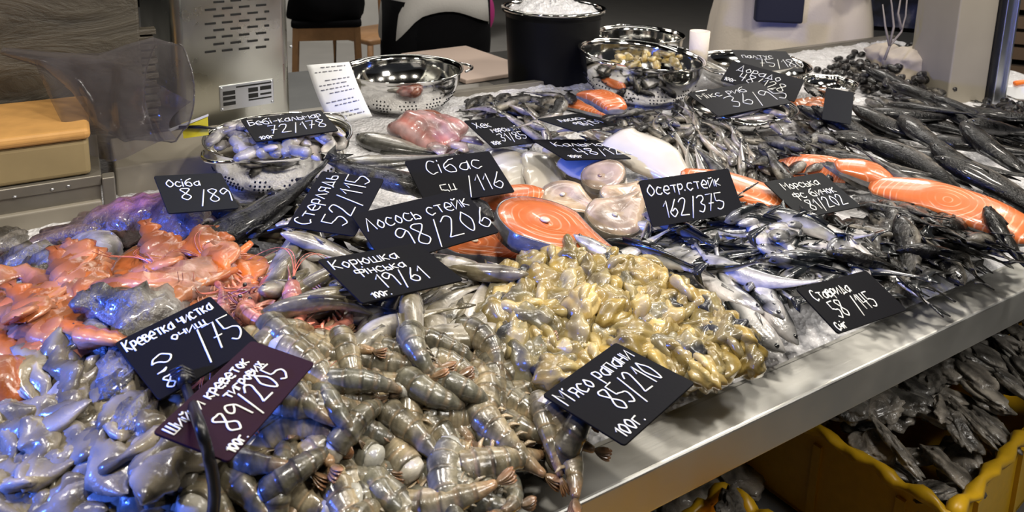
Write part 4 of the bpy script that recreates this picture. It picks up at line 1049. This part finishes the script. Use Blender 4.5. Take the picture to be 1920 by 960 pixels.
for poly, nn in (([(860, 200), (1000, 178), (1080, 176), (1010, 232), (1000, 258), (930, 222)], 18), ([(1130, 196), (1290, 190), (1300, 225), (1130, 225)], 18), ([(1140, 240), (1260, 245), (1310, 318), (1200, 292)], 20), ([(1500, 190), (1560, 150), (1600, 165), (1500, 260)], 14), ([(1560, 120), (1740, 130), (1790, 195), (1580, 190)], 34), ([(1860, 190), (1960, 190), (1960, 300), (1830, 230)], 20), ([(1290, 245), (1440, 260), (1440, 320), (1300, 318)], 14)):
    for x, y in scatter(poly, nn): put(F, random.choice(goby), x, y, random.gauss(12, 40), 'small dark fish covering the ice in the back rows', 'fish', 'small dark fish in the back rows', p=86, scale=random.uniform(.75, 1))
many(F, bmus, scatter([(1530, 130), (1600, 96), (1790, 70), (1790, 165), (1690, 165), (1560, 168)], 120), 0, 90, 'small black mussel shell scattered left of the beige column', 'mussel', 'black mussels left of the column', p=80, r=.02)
many(F, bmus, scatter([(1850, 185), (1950, 195), (1950, 260), (1840, 225)], 40), 0, 90, 'small black mussel shell at the foot of the column on the right', 'mussel', 'black mussels at the foot of the column', p=80, r=.02)
gsm = 'small silver fish in the middle of the back row'
many(F, small, scatter([(900, 205), (1000, 195), (1030, 240), (1150, 250), (1160, 285), (1010, 255)], 16), 15, 30, 'small silver fish behind the squid tubes and price cards', 'fish', 'small fish behind the squid tubes', p=88)
many(F, goby, scatter([(1130, 205), (1270, 200), (1300, 240), (1190, 262), (1130, 240)], 14), 20, 30, 'small dark fish below the big mussel colander', 'fish', 'dark small fish below the mussel colander', p=86, scale_=0) if 0 else None
for i, (x, y) in enumerate(scatter([(1140, 212), (1275, 205), (1300, 240), (1200, 262), (1140, 240)], 16)):
    put(F, random.choice(goby), x, y, random.gauss(10, 35), 'small dark fish below the big mussel colander', 'fish', 'dark small fish below the mussel colander', p=86, scale=.8)
for i, (x, y) in enumerate(scatter([(1230, 220), (1290, 215), (1380, 235), (1460, 280), (1420, 318), (1330, 322), (1250, 300)], 44)):
    put(F, random.choice(small), x, y, random.gauss(58, 14), 'slim grey fish lying side by side behind the sturgeon card', 'fish', 'slim grey fish behind the sturgeon card', p=86, scale=random.uniform(.95, 1.15))
many(F, goby, scatter([(1440, 250), (1560, 250), (1640, 300), (1560, 320), (1430, 315)], 22), 10, 40, 'small dark brown fish in front of the back right bowls', 'fish', 'small dark fish in front of the bowls', p=86)
many(F, flap, [(1535, 170), (1520, 195), (1545, 215), (1500, 235)], 20, 40, 'pinkish orange squid piece right of the 36/95 card', 'squid', 'orange squid pieces at the back right', p=85, r=.02)
# big dark fish at the right back
bigs = [(1590, 180, 190), (1690, 165, 200), (1760, 185, 190), (1640, 240, 195), (1790, 245, 188), (1720, 215, 180), (1830, 240, 200), (1910, 260, 190), (1900, 215, 185), (1590, 240, 190), (1600, 215, 185), (1660, 190, 200), (1740, 205, 195), (1820, 215, 200), (1700, 240, 192), (1880, 240, 170), (1620, 265, 200), (1760, 265, 205), (1850, 275, 190), (1680, 285, 188), (1900, 300, 200), (1790, 305, 195), (1720, 315, 205), (1860, 335, 195), (1640, 310, 190), (1890, 370, 200)]
for i, (x, y, a) in enumerate(bigs):
    put(F, bigdark[i % 3], x, y, a, 'large dark fish in the heap at the back right', 'fish', 'large dark fish at the back right', p=86, scale=random.uniform(.62, .80), r=.05)
# sterlets
for i, (x, y, a, l) in enumerate([(475, 398, 158, 'black sterlet at the left behind the Стерлядь card'), (705, 328, 12, 'black sterlet lying furthest back under the left colander'), (790, 352, 15, 'black sterlet between the Стерлядь and Сібас cards'), (640, 425, 185, 'black sterlet in front of the Стерлядь card')]):
    put(F, sterl[i % 2], x, y, a, l, 'fish', None, p=86, keep=True, scale=(.72, .66, .76, .7)[i], lift=.012)
many(F, goby, scatter([(400, 372), (450, 388), (560, 392), (640, 385), (600, 415), (470, 435), (405, 410)], 20), 170, 40, 'small black fish added to darken the ice in front of the left colander', 'fish', 'black small fish added in front of the left colander', p=84)  # fish added as dark cover so ice and colander read black here
# octopus and squids at the left
put(F, octo, 300, 420, 5, 'dark purple octopus mantle under the 89 card at the left', 'octopus', None, p=86, keep=True, scale=.95)
put(F, goby[0], 440, 425, 120, 'small brown fish standing beside the octopus', 'fish', None, p=85, keep=True)
put(F, bluesq, 165, 470, 250, 'pale blue lit squid beside the octopus', 'squid', None, p=85, keep=True, scale=.9)
for i, (x, y, a) in enumerate([(45, 490, 30), (20, 455, 60), (90, 505, 30)]):
    put(F, greysq[i % 2], x, y, a, ['grey cuttlefish near the left edge behind the orange squid', 'grey cuttlefish furthest back at the left edge', 'grey ragged cuttlefish beside the pale squid'][i], 'cuttlefish', None, p=85, keep=True, scale=.8)
# ------------------------------------------------------------------ steaks and fillets
# squid tubes
for i, (x, y, a, s) in enumerate([(960, 322, 68, 1.0), (1020, 335, 80, .9), (1075, 315, 30, .9), (1120, 325, 25, .8), (1225, 298, 20, 1.05)]):
    put(F, tube[i % 3], x, y, a, ['white squid tube beside the Сібас card', 'white squid tube second from the Сібас card', 'white squid tube under the 48/126 card', 'white squid tube beside the sturgeon steaks', 'cream squid tube right of the 48/126 card'][i], 'squid', None, p=85, keep=True, scale=s, lift=.004)
for i, (x, y, s, pr, l) in enumerate([(1175, 408, 1.0, stur2, 'sturgeon steak lying lowest beside the sturgeon card'), (1100, 395, .95, stur2, 'sturgeon steak behind the orange salmon steak'), (1060, 382, .9, stur2, 'curled sturgeon steak beside the squid tubes'), (1170, 385, 1.0, stur2, 'sturgeon steak in the middle of the sturgeon pile'), (1150, 420, 1.05, stur2, 'sturgeon steak nearest the salmon steak'), (1133, 342, 1.05, stur, 'round sturgeon steak tipped up at the back of the sturgeon pile')]):
    put(F, pr, x, y, random.uniform(-40, 40), l, 'steak', None, p=88, keep=True, scale=s, pitch=0)
put(F, fil, 1400, 372, 8, 'flat salmon fillet between the Осетр and Морська cards', 'salmon', None, p=86, keep=True, scale=.9)
put(F, fil2, 1410, 388, 5, 'salmon piece showing below the Морська card', 'salmon', None, p=86, keep=True)
put(F, fil, 1530, 322, 6, 'orange salmon piece standing behind the Морська card', 'salmon', None, p=70, keep=True, scale=.58, roll=.5, cap=.04)
put(F, fil2, 1640, 340, 10, 'thin salmon strip right of the Морська card', 'salmon', None, p=86, keep=True)
put(F, goby[0], 1700, 340, 20, 'dark brown fish behind the long salmon fillet', 'fish', None, p=86, keep=True, scale=1.4)
put(F, goby[1], 1750, 350, 25, 'dark brown fish at the far end of the long salmon fillet', 'fish', None, p=86, keep=True, scale=1.3)
# ------------------------------------------------------------------ the sardine heap
gs = 'sardines heaped in front of the sturgeon card'
SARD = [(1150, 480), (1260, 425), (1330, 398), (1430, 392), (1560, 420), (1640, 450), (1640, 505), (1560, 520), (1500, 505), (1400, 530), (1320, 505), (1250, 485)]
many(F, sard, scatter(SARD, 62), 175, 26, 'black backed silver sardine in the heap beside the whelk meat', 'fish', gs, p=82, rolls=(0, PI, .9, PI-.9))
GOB = [(1570, 430), (1690, 420), (1800, 440), (1900, 455), (1800, 475), (1710, 502), (1640, 505), (1590, 470)]
gg = 'dark fish heaped below the long salmon fillet'
many(F, goby+bigdark[:0], scatter(GOB, 46), 215, 32, 'dark small fish in the heap below the long salmon fillet', 'fish', gg, p=84, rolls=(0, PI, .7))
many(F, goby, scatter([(1640, 395), (1760, 395), (1880, 440), (1700, 430)], 16), 200, 30, 'dark small fish in the heap below the long salmon fillet', 'fish', gg, p=84)
put(F, fil, 1775, 392, 16, 'long orange salmon fillet lying across the dark fish at the right', 'salmon', None, p=70, keep=True, scale=1.02, roll=.35, cap=.05)
many(F, sard, scatter(SARD, 60), 172, 26, 'black backed silver sardine in the heap beside the whelk meat', 'fish', gs, p=84, rolls=(0, PI, PI, 0, .9, PI-.9))
for i, (x, y, a) in enumerate([(1362, 535, 42), (1390, 562, 46), (1330, 515, 35), (1420, 535, 55), (1450, 545, 62), (1330, 470, 150), (1470, 505, 185), (1560, 500, 172)]):
    put(F, sard[i % 5], x, y, a, ['sardine pointing down to the rail, leftmost of the front ones', 'sardine with its head nearest the steel rail', 'sardine lying along the whelk meat edge', 'sardine pointing down beside the Ставрида card', 'sardine leaning against the Ставрида card', 'sardine crossing the left end of the heap', 'bright sardine lying across the front of the heap', 'sardine lying behind the Ставрида card'][i], 'fish', None, p=86, keep=True, scale=1.08, roll=(0, PI)[i % 2])
for i, (x, y, a) in enumerate([(1680, 500, 115), (1640, 470, 110), (1720, 470, 30)]):
    put(F, goby[i], x, y, a, ['pale bellied goby hanging down right of the Ставрида card', 'pale goby lying behind the hanging one', 'dark goby right of the pale ones'][i], 'fish', None, p=86, keep=True, scale=1.25, roll=PI)
# ------------------------------------------------------------------ salmon steaks
put(F, salm2, 890, 480, 15, 'orange salmon steak under the smelt beside the 98/206 card', 'steak', None, p=88, keep=True, scale=1.0)
put(F, salm, 1020, 450, 24, 'large orange salmon steak in the middle of the display', 'steak', None, p=90, scale=1.1)
put(F, fil2, 955, 382, 3, 'small salmon cut with lilac skin behind the large salmon steak', 'salmon', None, p=88, keep=True, scale=.85)
# ------------------------------------------------------------------ orange squid, red shrimp
ORA = [(0, 520), (90, 500), (160, 500), (210, 480), (420, 470), (470, 510), (380, 560), (240, 590), (160, 630), (60, 680), (0, 690)]
many(F, flap, scatter([(-230, 520), (0, 510), (0, 680), (-230, 680)], 14), 40, 60, 'orange squid flap in the heap at the left edge', 'squid', 'orange squid heaped at the left', p=84, r=.025)
many(F, flap, scatter(ORA, 30), 40, 60, 'orange squid flap in the heap at the left edge', 'squid', 'orange squid heaped at the left', p=84, r=.025)
put(F, greysq[0], 260, 600, 20, 'grey ragged cuttlefish left of the 75 card', 'cuttlefish', None, p=86, keep=True)
put(F, greysq[1], 262, 680, 80, 'dark grey cuttlefish under the corner of the 75 card', 'cuttlefish', None, p=86, keep=True, scale=.8)
put(F, greysq[0], 150, 650, 10, 'grey ragged cuttlefish below the orange squid', 'cuttlefish', None, p=86, keep=True, scale=.65)
put(F, greysq[1], 252, 770, 60, 'dark grey cuttlefish left of the purple card', 'cuttlefish', None, p=86, keep=True, scale=.7)
put(F, bigsq, 265, 525, 165, 'large arched pink squid in front of the octopus', 'squid', None, p=86, keep=True, scale=.95)
put(F, flap[1], 400, 500, 10, 'orange squid piece right of the large arched squid', 'squid', None, p=86, keep=True, scale=1.05)
many(F, red, scatter([(330, 545), (430, 500), (500, 520), (580, 570), (600, 610), (540, 640), (450, 600), (390, 580)], 26), 160, 28, 'pink red whole shrimp with long antennae behind the 75 card', 'shrimp', 'red shrimp behind the 75 card', p=82, rolls=(0, PI))
put(F, red[2], 630, 608, 120, 'curled red shrimp between the smelt and the grey prawns', 'shrimp', None, p=85, keep=True)
# ------------------------------------------------------------------ smelt
gm_ = 'smelt around the Корюшка card'
SME = [(490, 450), (560, 430), (700, 440), (820, 470), (920, 520), (930, 580), (890, 650), (800, 660), (690, 640), (600, 590), (560, 560), (500, 520)]
many(F, smelt, scatter(SME, 36), lambda x, y: 200 if y < 500 else 150, 40, 'brownish silver smelt in the heap around the Корюшка card', 'fish', gm_, p=84, rolls=(0, PI, .6))
for i, (x, y, a) in enumerate([(522, 438, 190), (570, 515, 250), (520, 490, 170), (640, 450, 185), (830, 490, 30), (880, 505, 28), (740, 625, 155), (850, 600, 115), (900, 575, 105), (890, 640, 130), (640, 575, 10), (715, 450, 15)]):
    put(F, smelt[i % 4], x, y, a, ['smelt poking out over the Стерлядь card', 'blue lit smelt standing left of the Корюшка card', 'smelt with a clear eye at the left of the heap', 'smelt lying along the top of the Корюшка card', 'smelt lying along the right edge of the Корюшка card', 'long smelt beside the small salmon steak', 'smelt lying just below the Корюшка card', 'smelt curving down below the Корюшка card', 'smelt nearest the whelk meat', 'smelt lying next to the grey prawns', 'bent pale smelt below the Корюшка card left corner', 'smelt behind the Корюшка card'][i], 'fish', None, p=86, keep=True, scale=1.05, roll=(0, PI)[i % 2])
# ------------------------------------------------------------------ whelk meat
WH = [(935, 500), (1010, 478), (1150, 490), (1250, 530), (1340, 590), (1415, 640), (1405, 672), (1290, 712), (1200, 680), (1080, 700), (1010, 720), (950, 650), (925, 590)]
gw = 'whelk meat heap behind the front card'
many(F, whk, scatter(WH, 62), 0, 90, 'glossy ochre whelk meat in the heap in front of the sardines', 'whelk meat', gw, p=80, r=.02, kscale=1.36, rolls=(0, .8, -.8))
many(F, whk, scatter(WH, 56), 0, 90, 'glossy ochre whelk meat in the heap in front of the sardines', 'whelk meat', gw, p=84, r=.02, kscale=1.36, rolls=(0, .8, -.8))
# ------------------------------------------------------------------ grey peeled shrimp at the left front
PEE = [(0, 710), (90, 680), (200, 690), (290, 760), (380, 860), (420, 970), (250, 1010), (0, 1010)]
gp = 'peeled grey shrimp at the left front'
many(F, peel, scatter(PEE, 60), 15, 50, 'translucent grey peeled shrimp in the left front heap', 'shrimp', gp, p=82, r=.025, rolls=(0, .6, -.6))
many(F, peel, scatter(PEE, 54), 15, 50, 'translucent grey peeled shrimp in the left front heap', 'shrimp', gp, p=84, r=.025, rolls=(0, .6, -.6))
many(F, peel, scatter([(-230, 690), (0, 690), (0, 1000), (-260, 1000)], 34), 15, 50, 'translucent grey peeled shrimp in the left front heap', 'shrimp', gp, p=84, r=.025, rolls=(0, .6, -.6))
many(F, calam, scatter(PEE, 12), 15, 60, 'small pale squid lying among the grey peeled shrimp', 'squid', 'small pale squid among the peeled shrimp', p=88, r=.025)
# ------------------------------------------------------------------ tiger prawns
PRA = [(500, 640), (620, 630), (720, 660), (900, 655), (1000, 640), (1030, 720), (1100, 800), (1120, 835), (1020, 870), (860, 955), (760, 1000), (420, 1000), (400, 900), (470, 820), (590, 690)]
gr = 'headless tiger prawns in the front heap'
lp = 'headless grey tiger prawn in the big front heap'
prm = [prw[i] for i in (0, 0, 4, 4, 1, 5, 2, 3)]
many(F, prm, scatter(PRA, 66), 190, 45, lp, 'prawn', gr, p=80, r=.03, rolls=(0, PI, .9, PI-.9))
many(F, prm, scatter(PRA, 60), 190, 42, lp, 'prawn', gr, p=84, r=.03, rolls=(0, PI, .6))
for i, (x, y, a, k, ro) in enumerate([(600, 665, 190, 0, 0), (720, 715, 175, 0, PI), (740, 685, 188, 4, 0), (640, 755, 170, 0, 0), (820, 775, 200, 1, PI), (890, 720, 60, 2, 0), (960, 665, 150, 2, PI), (680, 800, 190, 1, 0), (740, 800, 70, 4, PI), (560, 830, 250, 2, 0), (640, 840, 190, 0, PI), (760, 880, 150, 1, 0), (870, 850, 60, 1, PI), (950, 830, 210, 4, 0), (850, 930, 250, 1, 0), (610, 915, 200, 0, 0), (1010, 770, 240, 4, PI), (540, 650, 180, 4, 0), (700, 930, 20, 1, 0)]):
    put(F, prw[k], x, y, a, lp, 'prawn', gr, p=86, roll=ro, scale=1.05)
# ------------------------------------------------------------------ price cards
card([(447, 228), (606, 204), (632, 248), (483, 264)], 'black price card reading Бебі-кальмар 72/178 on the left colander', [('Бебі-кальмар', .05, .66, .24), ('72/178', .22, .22, .34), ('100г', .06, .05, .13)], lean=.1)
card([(868, 223), (955, 222), (1012, 264), (925, 281)], 'small black price card reading 31/85 beside the pink fish piece', [('Хек', .08, .68, .2), ('морський', .3, .48, .18, .6), ('31/85', .3, .16, .26), ('100г', .05, .08, .12)], lean=.35, w0=.09, h0=.07)
card([(1003, 262), (1108, 262), (1192, 298), (1055, 300)], 'black price card reading Кальмар 48/126 on the squid tubes', [('Кальмар', .18, .62, .22), ('48/126', .35, .2, .3), ('100г', .1, .07, .12)], lean=.2)
card([(1000, 222), (1095, 214), (1152, 232), (1085, 248)], 'small grey black price card in front of the back salmon fillet', [('Лосось', .2, .58, .2), ('98/151', .3, .2, .26)], 'slate_grey', lean=.05, w0=.10)
card([(1372, 98), (1470, 92), (1512, 140), (1398, 128)], 'black price card reading /180 leaning in the wide bowl at the back', [('палтус', .1, .6, .2), ('75/180', .3, .2, .36)], lean=.5, w0=.11, lift=.005)
card([(1288, 178), (1418, 150), (1490, 196), (1345, 216)], 'black price card reading Мікс 36/95 on the shallow steel bowl', [('Мікс риб', .06, .68, .2), ('36/95', .3, .2, .42)], lean=.3, w0=.13, lift=.004)
card([(1375, 112), (1508, 152), (1492, 190), (1348, 152)], 'black price card reading Дорадо 48/128 in front of the wide bowl', [('Дорадо', .12, .62, .27), ('48/128', .2, .22, .34), ('100г', .03, .06, .14)], lean=.5, w0=.12, lift=.008)
card([(1358, 218), (1420, 215), (1470, 262), (1425, 270)], 'narrow grey price card lying on the slim grey fish', [('Тараня', .15, .6, .2), ('28/70', .3, .2, .25)], 'slate_grey', lean=.1, w0=.07, h0=.07) if 0 else None
card([(1546, 166), (1604, 172), (1592, 236), (1544, 222)], 'dark blank navy card standing at the left of the large dark fish', [], 'slate_grey', lean=.7, w0=.06, h0=.07)
card([(290, 334), (412, 322), (450, 394), (314, 398)], 'black price card reading 89 propped behind the octopus', [('Осіба', .12, .66, .2, .5), ('8', .26, .30, .3), ('/89', .5, .2, .34, .5)], 'slate_grey', lean=.7, w0=.11, lift=.01)
card([(757, 304), (917, 282), (966, 362), (800, 384)], 'black price card reading Сібас 116 behind the 98/206 card', [('Сібас', .18, .62, .3), ('54', .22, .12, .24), ('/116', .5, .12, .36)], lean=.5, w0=.12, lift=.006)
card([(538, 425), (602, 322), (722, 336), (664, 444)], 'black price card reading Стерлядь 115 turned on its side on the sterlets', [('Стерлядь', .06, .70, .24), ('52/115', .12, .2, .36)], lean=.3, lift=.004)
card([(654, 408), (868, 350), (935, 440), (725, 494)], 'black price card reading Лосось стейк 98/206 behind the smelt', [('Лосось стейк', .04, .62, .24, .92), ('98/206', .2, .14, .40)], lean=.45, w0=.13, lift=.004)
card([(1196, 334), (1368, 322), (1392, 392), (1224, 432)], 'black price card reading Осетр.стейк 162 behind the sardines', [('Осетр.стейк', .05, .64, .24, .95), ('162/375', .16, .14, .36)], lean=.6, w0=.12, lift=.004)
card([(1426, 346), (1546, 320), (1610, 392), (1508, 406)], 'grey black price card reading Морська 81/202 in front of the orange salmon pieces', [('Морська', .18, .70, .19), ('фс бичок', .2, .44, .19, .7), ('81/202', .26, .12, .26)], 'slate_grey', lean=.5, lift=.004)
card([(1484, 540), (1632, 510), (1692, 580), (1578, 628)], 'black price card reading Ставрида 58/145 at the right by the steel rail', [('Ставрида', .08, .66, .22, .75), ('58', .16, .24, .34), ('/145', .44, .24, .34), ('Сніг', .03, .04, .15)], lean=.25, lift=.002)
card([(593, 488), (784, 457), (868, 526), (680, 570)], 'black price card reading Корюшка фінська 19/61', [('Корюшка', .05, .72, .2, .85), ('фінська', .18, .51, .17, .6), ('19/61', .27, .17, .30, .75), ('100г.', .12, .03, .11)], lean=.3, lift=.003)
card([(216, 640), (393, 561), (487, 641), (298, 756)], 'navy black price card reading /75 under the purple card', [('Креветка чистка', .04, .78, .17, .9), ('очищ', .42, .62, .12), ('@', .12, .30, .26), ('88', .12, .06, .16), ('/75', .55, .20, .40, .45)], 'slate', lean=.25, lift=.002)
card([(284, 812), (474, 640), (588, 682), (430, 868)], 'purple black price card reading 89/205 clipped to the black cord', [('Шийки креветок', .03, .76, .17, .95), ('тигрових', .42, .56, .16, .5), ('89/205', .20, .18, .36, .75), ('100г.', .06, .02, .13)], 'slate_purple', lean=.3, lift=.014)
card([(1016, 745), (1155, 640), (1303, 722), (1171, 834)], "black price card reading М'ясо рапани 85/210 resting on the steel rail", [("М'ясо рапани", .04, .70, .22, .92), ('85/210', .30, .28, .34, .62), ('100г.', .06, .05, .15)], lean=.15, w0=.108, lift=.002)
# receipt standing in front of the empty colander
rc = tag(empty('receipt'), 'long white printed receipt curling down in front of the empty colander', 'receipt')
c = atD(640, 178, 1.36); s_ = 1.36/FPX; G = []
for t in np.linspace(0, 1, 16):
    xl_ = 575+57*t; xr_ = 655+50*t; y_l = 122+110*t+4*math.sin(t*PI); y_r = 116+98*t
    dz = .035*math.sin(t*PI*.55)
    G.append([RT*((xl_+(xr_-xl_)*k)-640)*s_-UP*((y_l+(y_r-y_l)*k)-178)*s_-FW*(dz+.004*math.sin(k*PI)) for k in np.linspace(0, 1, 8)])
G = np.array(G); pp = MB().sheet(G).build('paper_strip', 'paper', rc, solid=.0006)
im = MB()
for i in range(13):
    if i in (2, 7, 10): continue
    t = (i+.8)/14.5*15; i0 = int(t); ff = t-i0; row = G[i0]*(1-ff)+G[min(i0+1, 15)]*ff
    k0, k1 = (1.0, 5.6) if i % 3 else (2.2, 6.2)
    kk = k0
    while kk < k1:
        e = min(kk+random.uniform(.3, .9), k1); ia, ib = row[int(kk)]+(row[int(kk)+1]-row[int(kk)])*(kk % 1), row[int(e)]+(row[min(int(e)+1, 7)]-row[int(e)])*(e % 1)
        im.sweep([ia-FW*.001, (ia+ib)/2-FW*.0014, ib-FW*.001], [.0009]*3, 5); kk = e+.25
im.build('print_lines', 'ink', rc); rc.location = tuple(c)
# black cord with the card clip, rising over the front heap
pts = []
for (x, y, h) in [(345, 712, .006), (352, 735, .010), (372, 790, .016), (390, 850, .018), (401, 910, .018), (400, 955, .016), (388, 1010, .02)]:
    P = F.hit(x, y); pts.append(atz(x, y, P[2]+h))
cord = tag(empty('power_cord', tuple(pts[0])), 'black cord running down from the clipped price cards at the front', 'cord')
pts = np.array(pts)-pts[0]
MB().sweep(spline(pts, 40), np.interp(np.linspace(0, 1, 40), [0, .2, 1], [.0030, .0036, .0042]), 10).build('cable', 'cord', cord)
d0 = norm(pts[0]-pts[1])
cm = MB(); cm.sweep([d0*-.004, d0*.006, d0*.014], [.0055, .0045, .002], 10); cm.build('clip', 'cord', cord)
for k in range(3):
    MB().sweep([d0*(.002+.004*k)+RT*-.009, d0*(.002+.004*k)+UP*.004, d0*(.002+.004*k)+RT*.009], [.0012, .0016, .0012], 6).build('clip_tooth', 'cord', cord)
# ------------------------------------------------------------------ crates of oysters below the rail
ZC = ZR-.27
def crate(corner_px, e_ang, wid, dep, label, hh=.15):
    c = atz(*corner_px, ZC); a = YAW-e_ang
    r = tag(empty('plastic_crate', (c[0], c[1], ZC-hh), a), label, 'crate')
    t = .006
    for nm, b in (('side_wall', (0, wid, 0, t)), ('side_wall', (0, wid, dep-t, dep)), ('end_wall', (0, t, t, dep-t)), ('end_wall', (wid-t, wid, t, dep-t))):
        MB().box(b[0], b[1], b[2], b[3], .0, hh).build(nm, 'yellow', r, False, bevel=.001)
    MB().box(0, wid, 0, dep, 0, .006).build('bottom', 'yellow', r, False)
    # rolled rim with a wavy lip
    P = []; rad = []
    for x0, y0, x1, y1 in ((0, 0, wid, 0), (wid, 0, wid, dep), (wid, dep, 0, dep), (0, dep, 0, 0)):
        for q in np.linspace(0, 1, 60, endpoint=False): P.append((x0+(x1-x0)*q, y0+(y1-y0)*q, hh+.004*math.sin(q*55)))
    P.append(P[0]); P = np.array(P); k = np.arange(len(P)); rad = np.stack([.009+.0035*np.sin(k*1.55), .008+.003*np.sin(k*1.2)], 1)
    MB().sweep(P, rad, 8).build('rim', 'yellow', r)
    for i in range(5):
        xx = wid*(i+.5)/5; MB().box(xx-.006, xx+.006, -.006, 0, 0, hh-.02).build('rib', 'yellow', r, False)
        yy = dep*(i+.5)/5; MB().box(-.006, 0, yy-.006, yy+.006, 0, hh-.02).build('rib', 'yellow', r, False)
    return r, c, a
E1 = math.radians(52)
CW, CDp = .80, .60
r1, c1, a1 = crate((1785, 965), E1, CW, CDp, 'big yellow plastic crate full of grey oysters below the rail')
W2, D2 = .45, .40
k_ = atz(1362, 916, ZC); a2 = YAW-E1
o2 = k_-np.array([W2*math.cos(a2)-D2*math.sin(a2), W2*math.sin(a2)+D2*math.cos(a2), 0]); q2 = proj(o2)
r2, c2, a2 = crate(tuple(q2), E1, W2, D2, 'yellow plastic crate of oysters at the bottom centre below the rail')
def crate_local(c, a, X, Y): dx, dy = X-c[0], Y-c[1]; return dx*math.cos(a)+dy*math.sin(a), -dx*math.sin(a)+dy*math.cos(a)
BX = ((c1, a1, CW, CDp, 'rough grey brown oyster heaped in the big yellow crate', 'oysters in the big yellow crate'), (c2, a2, W2, D2, 'rough pale grey oyster in the crate at the bottom centre', 'oysters in the bottom centre crate'))
def crate_fn(X, Y):
    Z = np.full(np.shape(X), ZC-.15)
    for c, a, w_, d_, _, _ in BX:
        lx, ly = crate_local(c, a, X, Y); ins = np.minimum(np.minimum(lx, w_-lx), np.minimum(ly, d_-ly))
        Z = np.where(ins > 0, ZC-.055+.06*np.clip(ins/.12, 0, 1)+.012*np.sin(X*30)*np.sin(Y*27)+(.035 if w_ < .5 else 0), Z)
    return Z
FC = Field(-.2, 1.9, -.6, 1.0, .005, crate_fn); FC.base = FC.H.copy()
for c, a, w_, d_, lb, gp_ in BX:
    for layer in range(2):
        lst = [(lx+random.uniform(-.012, .012), ly+random.uniform(-.012, .012)) for lx in np.arange(.04, w_-.03, .044) for ly in np.arange(.04, d_-.03, .044)]
        random.shuffle(lst)
        for lx, ly in lst:
            X = c[0]+lx*math.cos(a)-ly*math.sin(a); Y = c[1]+lx*math.sin(a)+ly*math.cos(a)
            q = proj((X, Y, ZC+.02))
            if q[0] > 1990 or q[1] > 1020 or q[0] < 1150 or Y > .80 or q[1] < 560: continue
            if layer == 0 and random.random() < .5: continue
            n_ = FC.normal(X, Y, .03, .8, .35); t_ = random.uniform(0, 6.3)
            R = frame(n_, [math.cos(t_), math.sin(t_), 0])@rotx(random.uniform(-.6, .6))*random.uniform(.55, .82)
            pr = random.choice(shl); W = pr.pts@R.T; z, u, hi = FC.contact(W, X, Y, 84); z = min(z, ZC+(.03 if w_ > .5 else .05)); FC.fill(u, hi, z)
            m_ = np.eye(4); m_[:3, :3] = R; m_[:3, 3] = (X, Y, z); pr.make(m_, lb, 'oyster', gp_)
FC.mask = np.zeros(FC.H.shape, bool)
for x, y, a, sc_, l in [(1388, 902, -20, .8, 'pale oyster shell standing highest at the corner of the bottom centre crate'), (1335, 935, 20, .9, 'rough oyster beside the pale one in the bottom centre crate'), (1280, 950, -10, .9, 'grey oyster nearest the bottom edge in the bottom centre crate')]:
    put(FC, shl[3], x, y, a, l, 'oyster', None, p=80, keep=True, scale=sc_, cap=.05)
# low shelf carrying the crates
cc = c1; sh = tag(empty('low_shelf', (1.0, .05, 0)), 'low dark shelf carrying the yellow crates in front of the counter', 'shelf')
MB().box(-.9, 1.1, -.6, .95, ZC-.175, ZC-.152).build('shelf_board', 'greyplas', sh, False)
for sx in (-.85, 1.05):
    for sy in (-.55, .9): MB().box(sx-.02, sx+.02, sy-.02, sy+.02, 0, ZC-.175).build('leg', 'greyplas', sh, False)
# second crate at the bottom centre, only its far corner in view
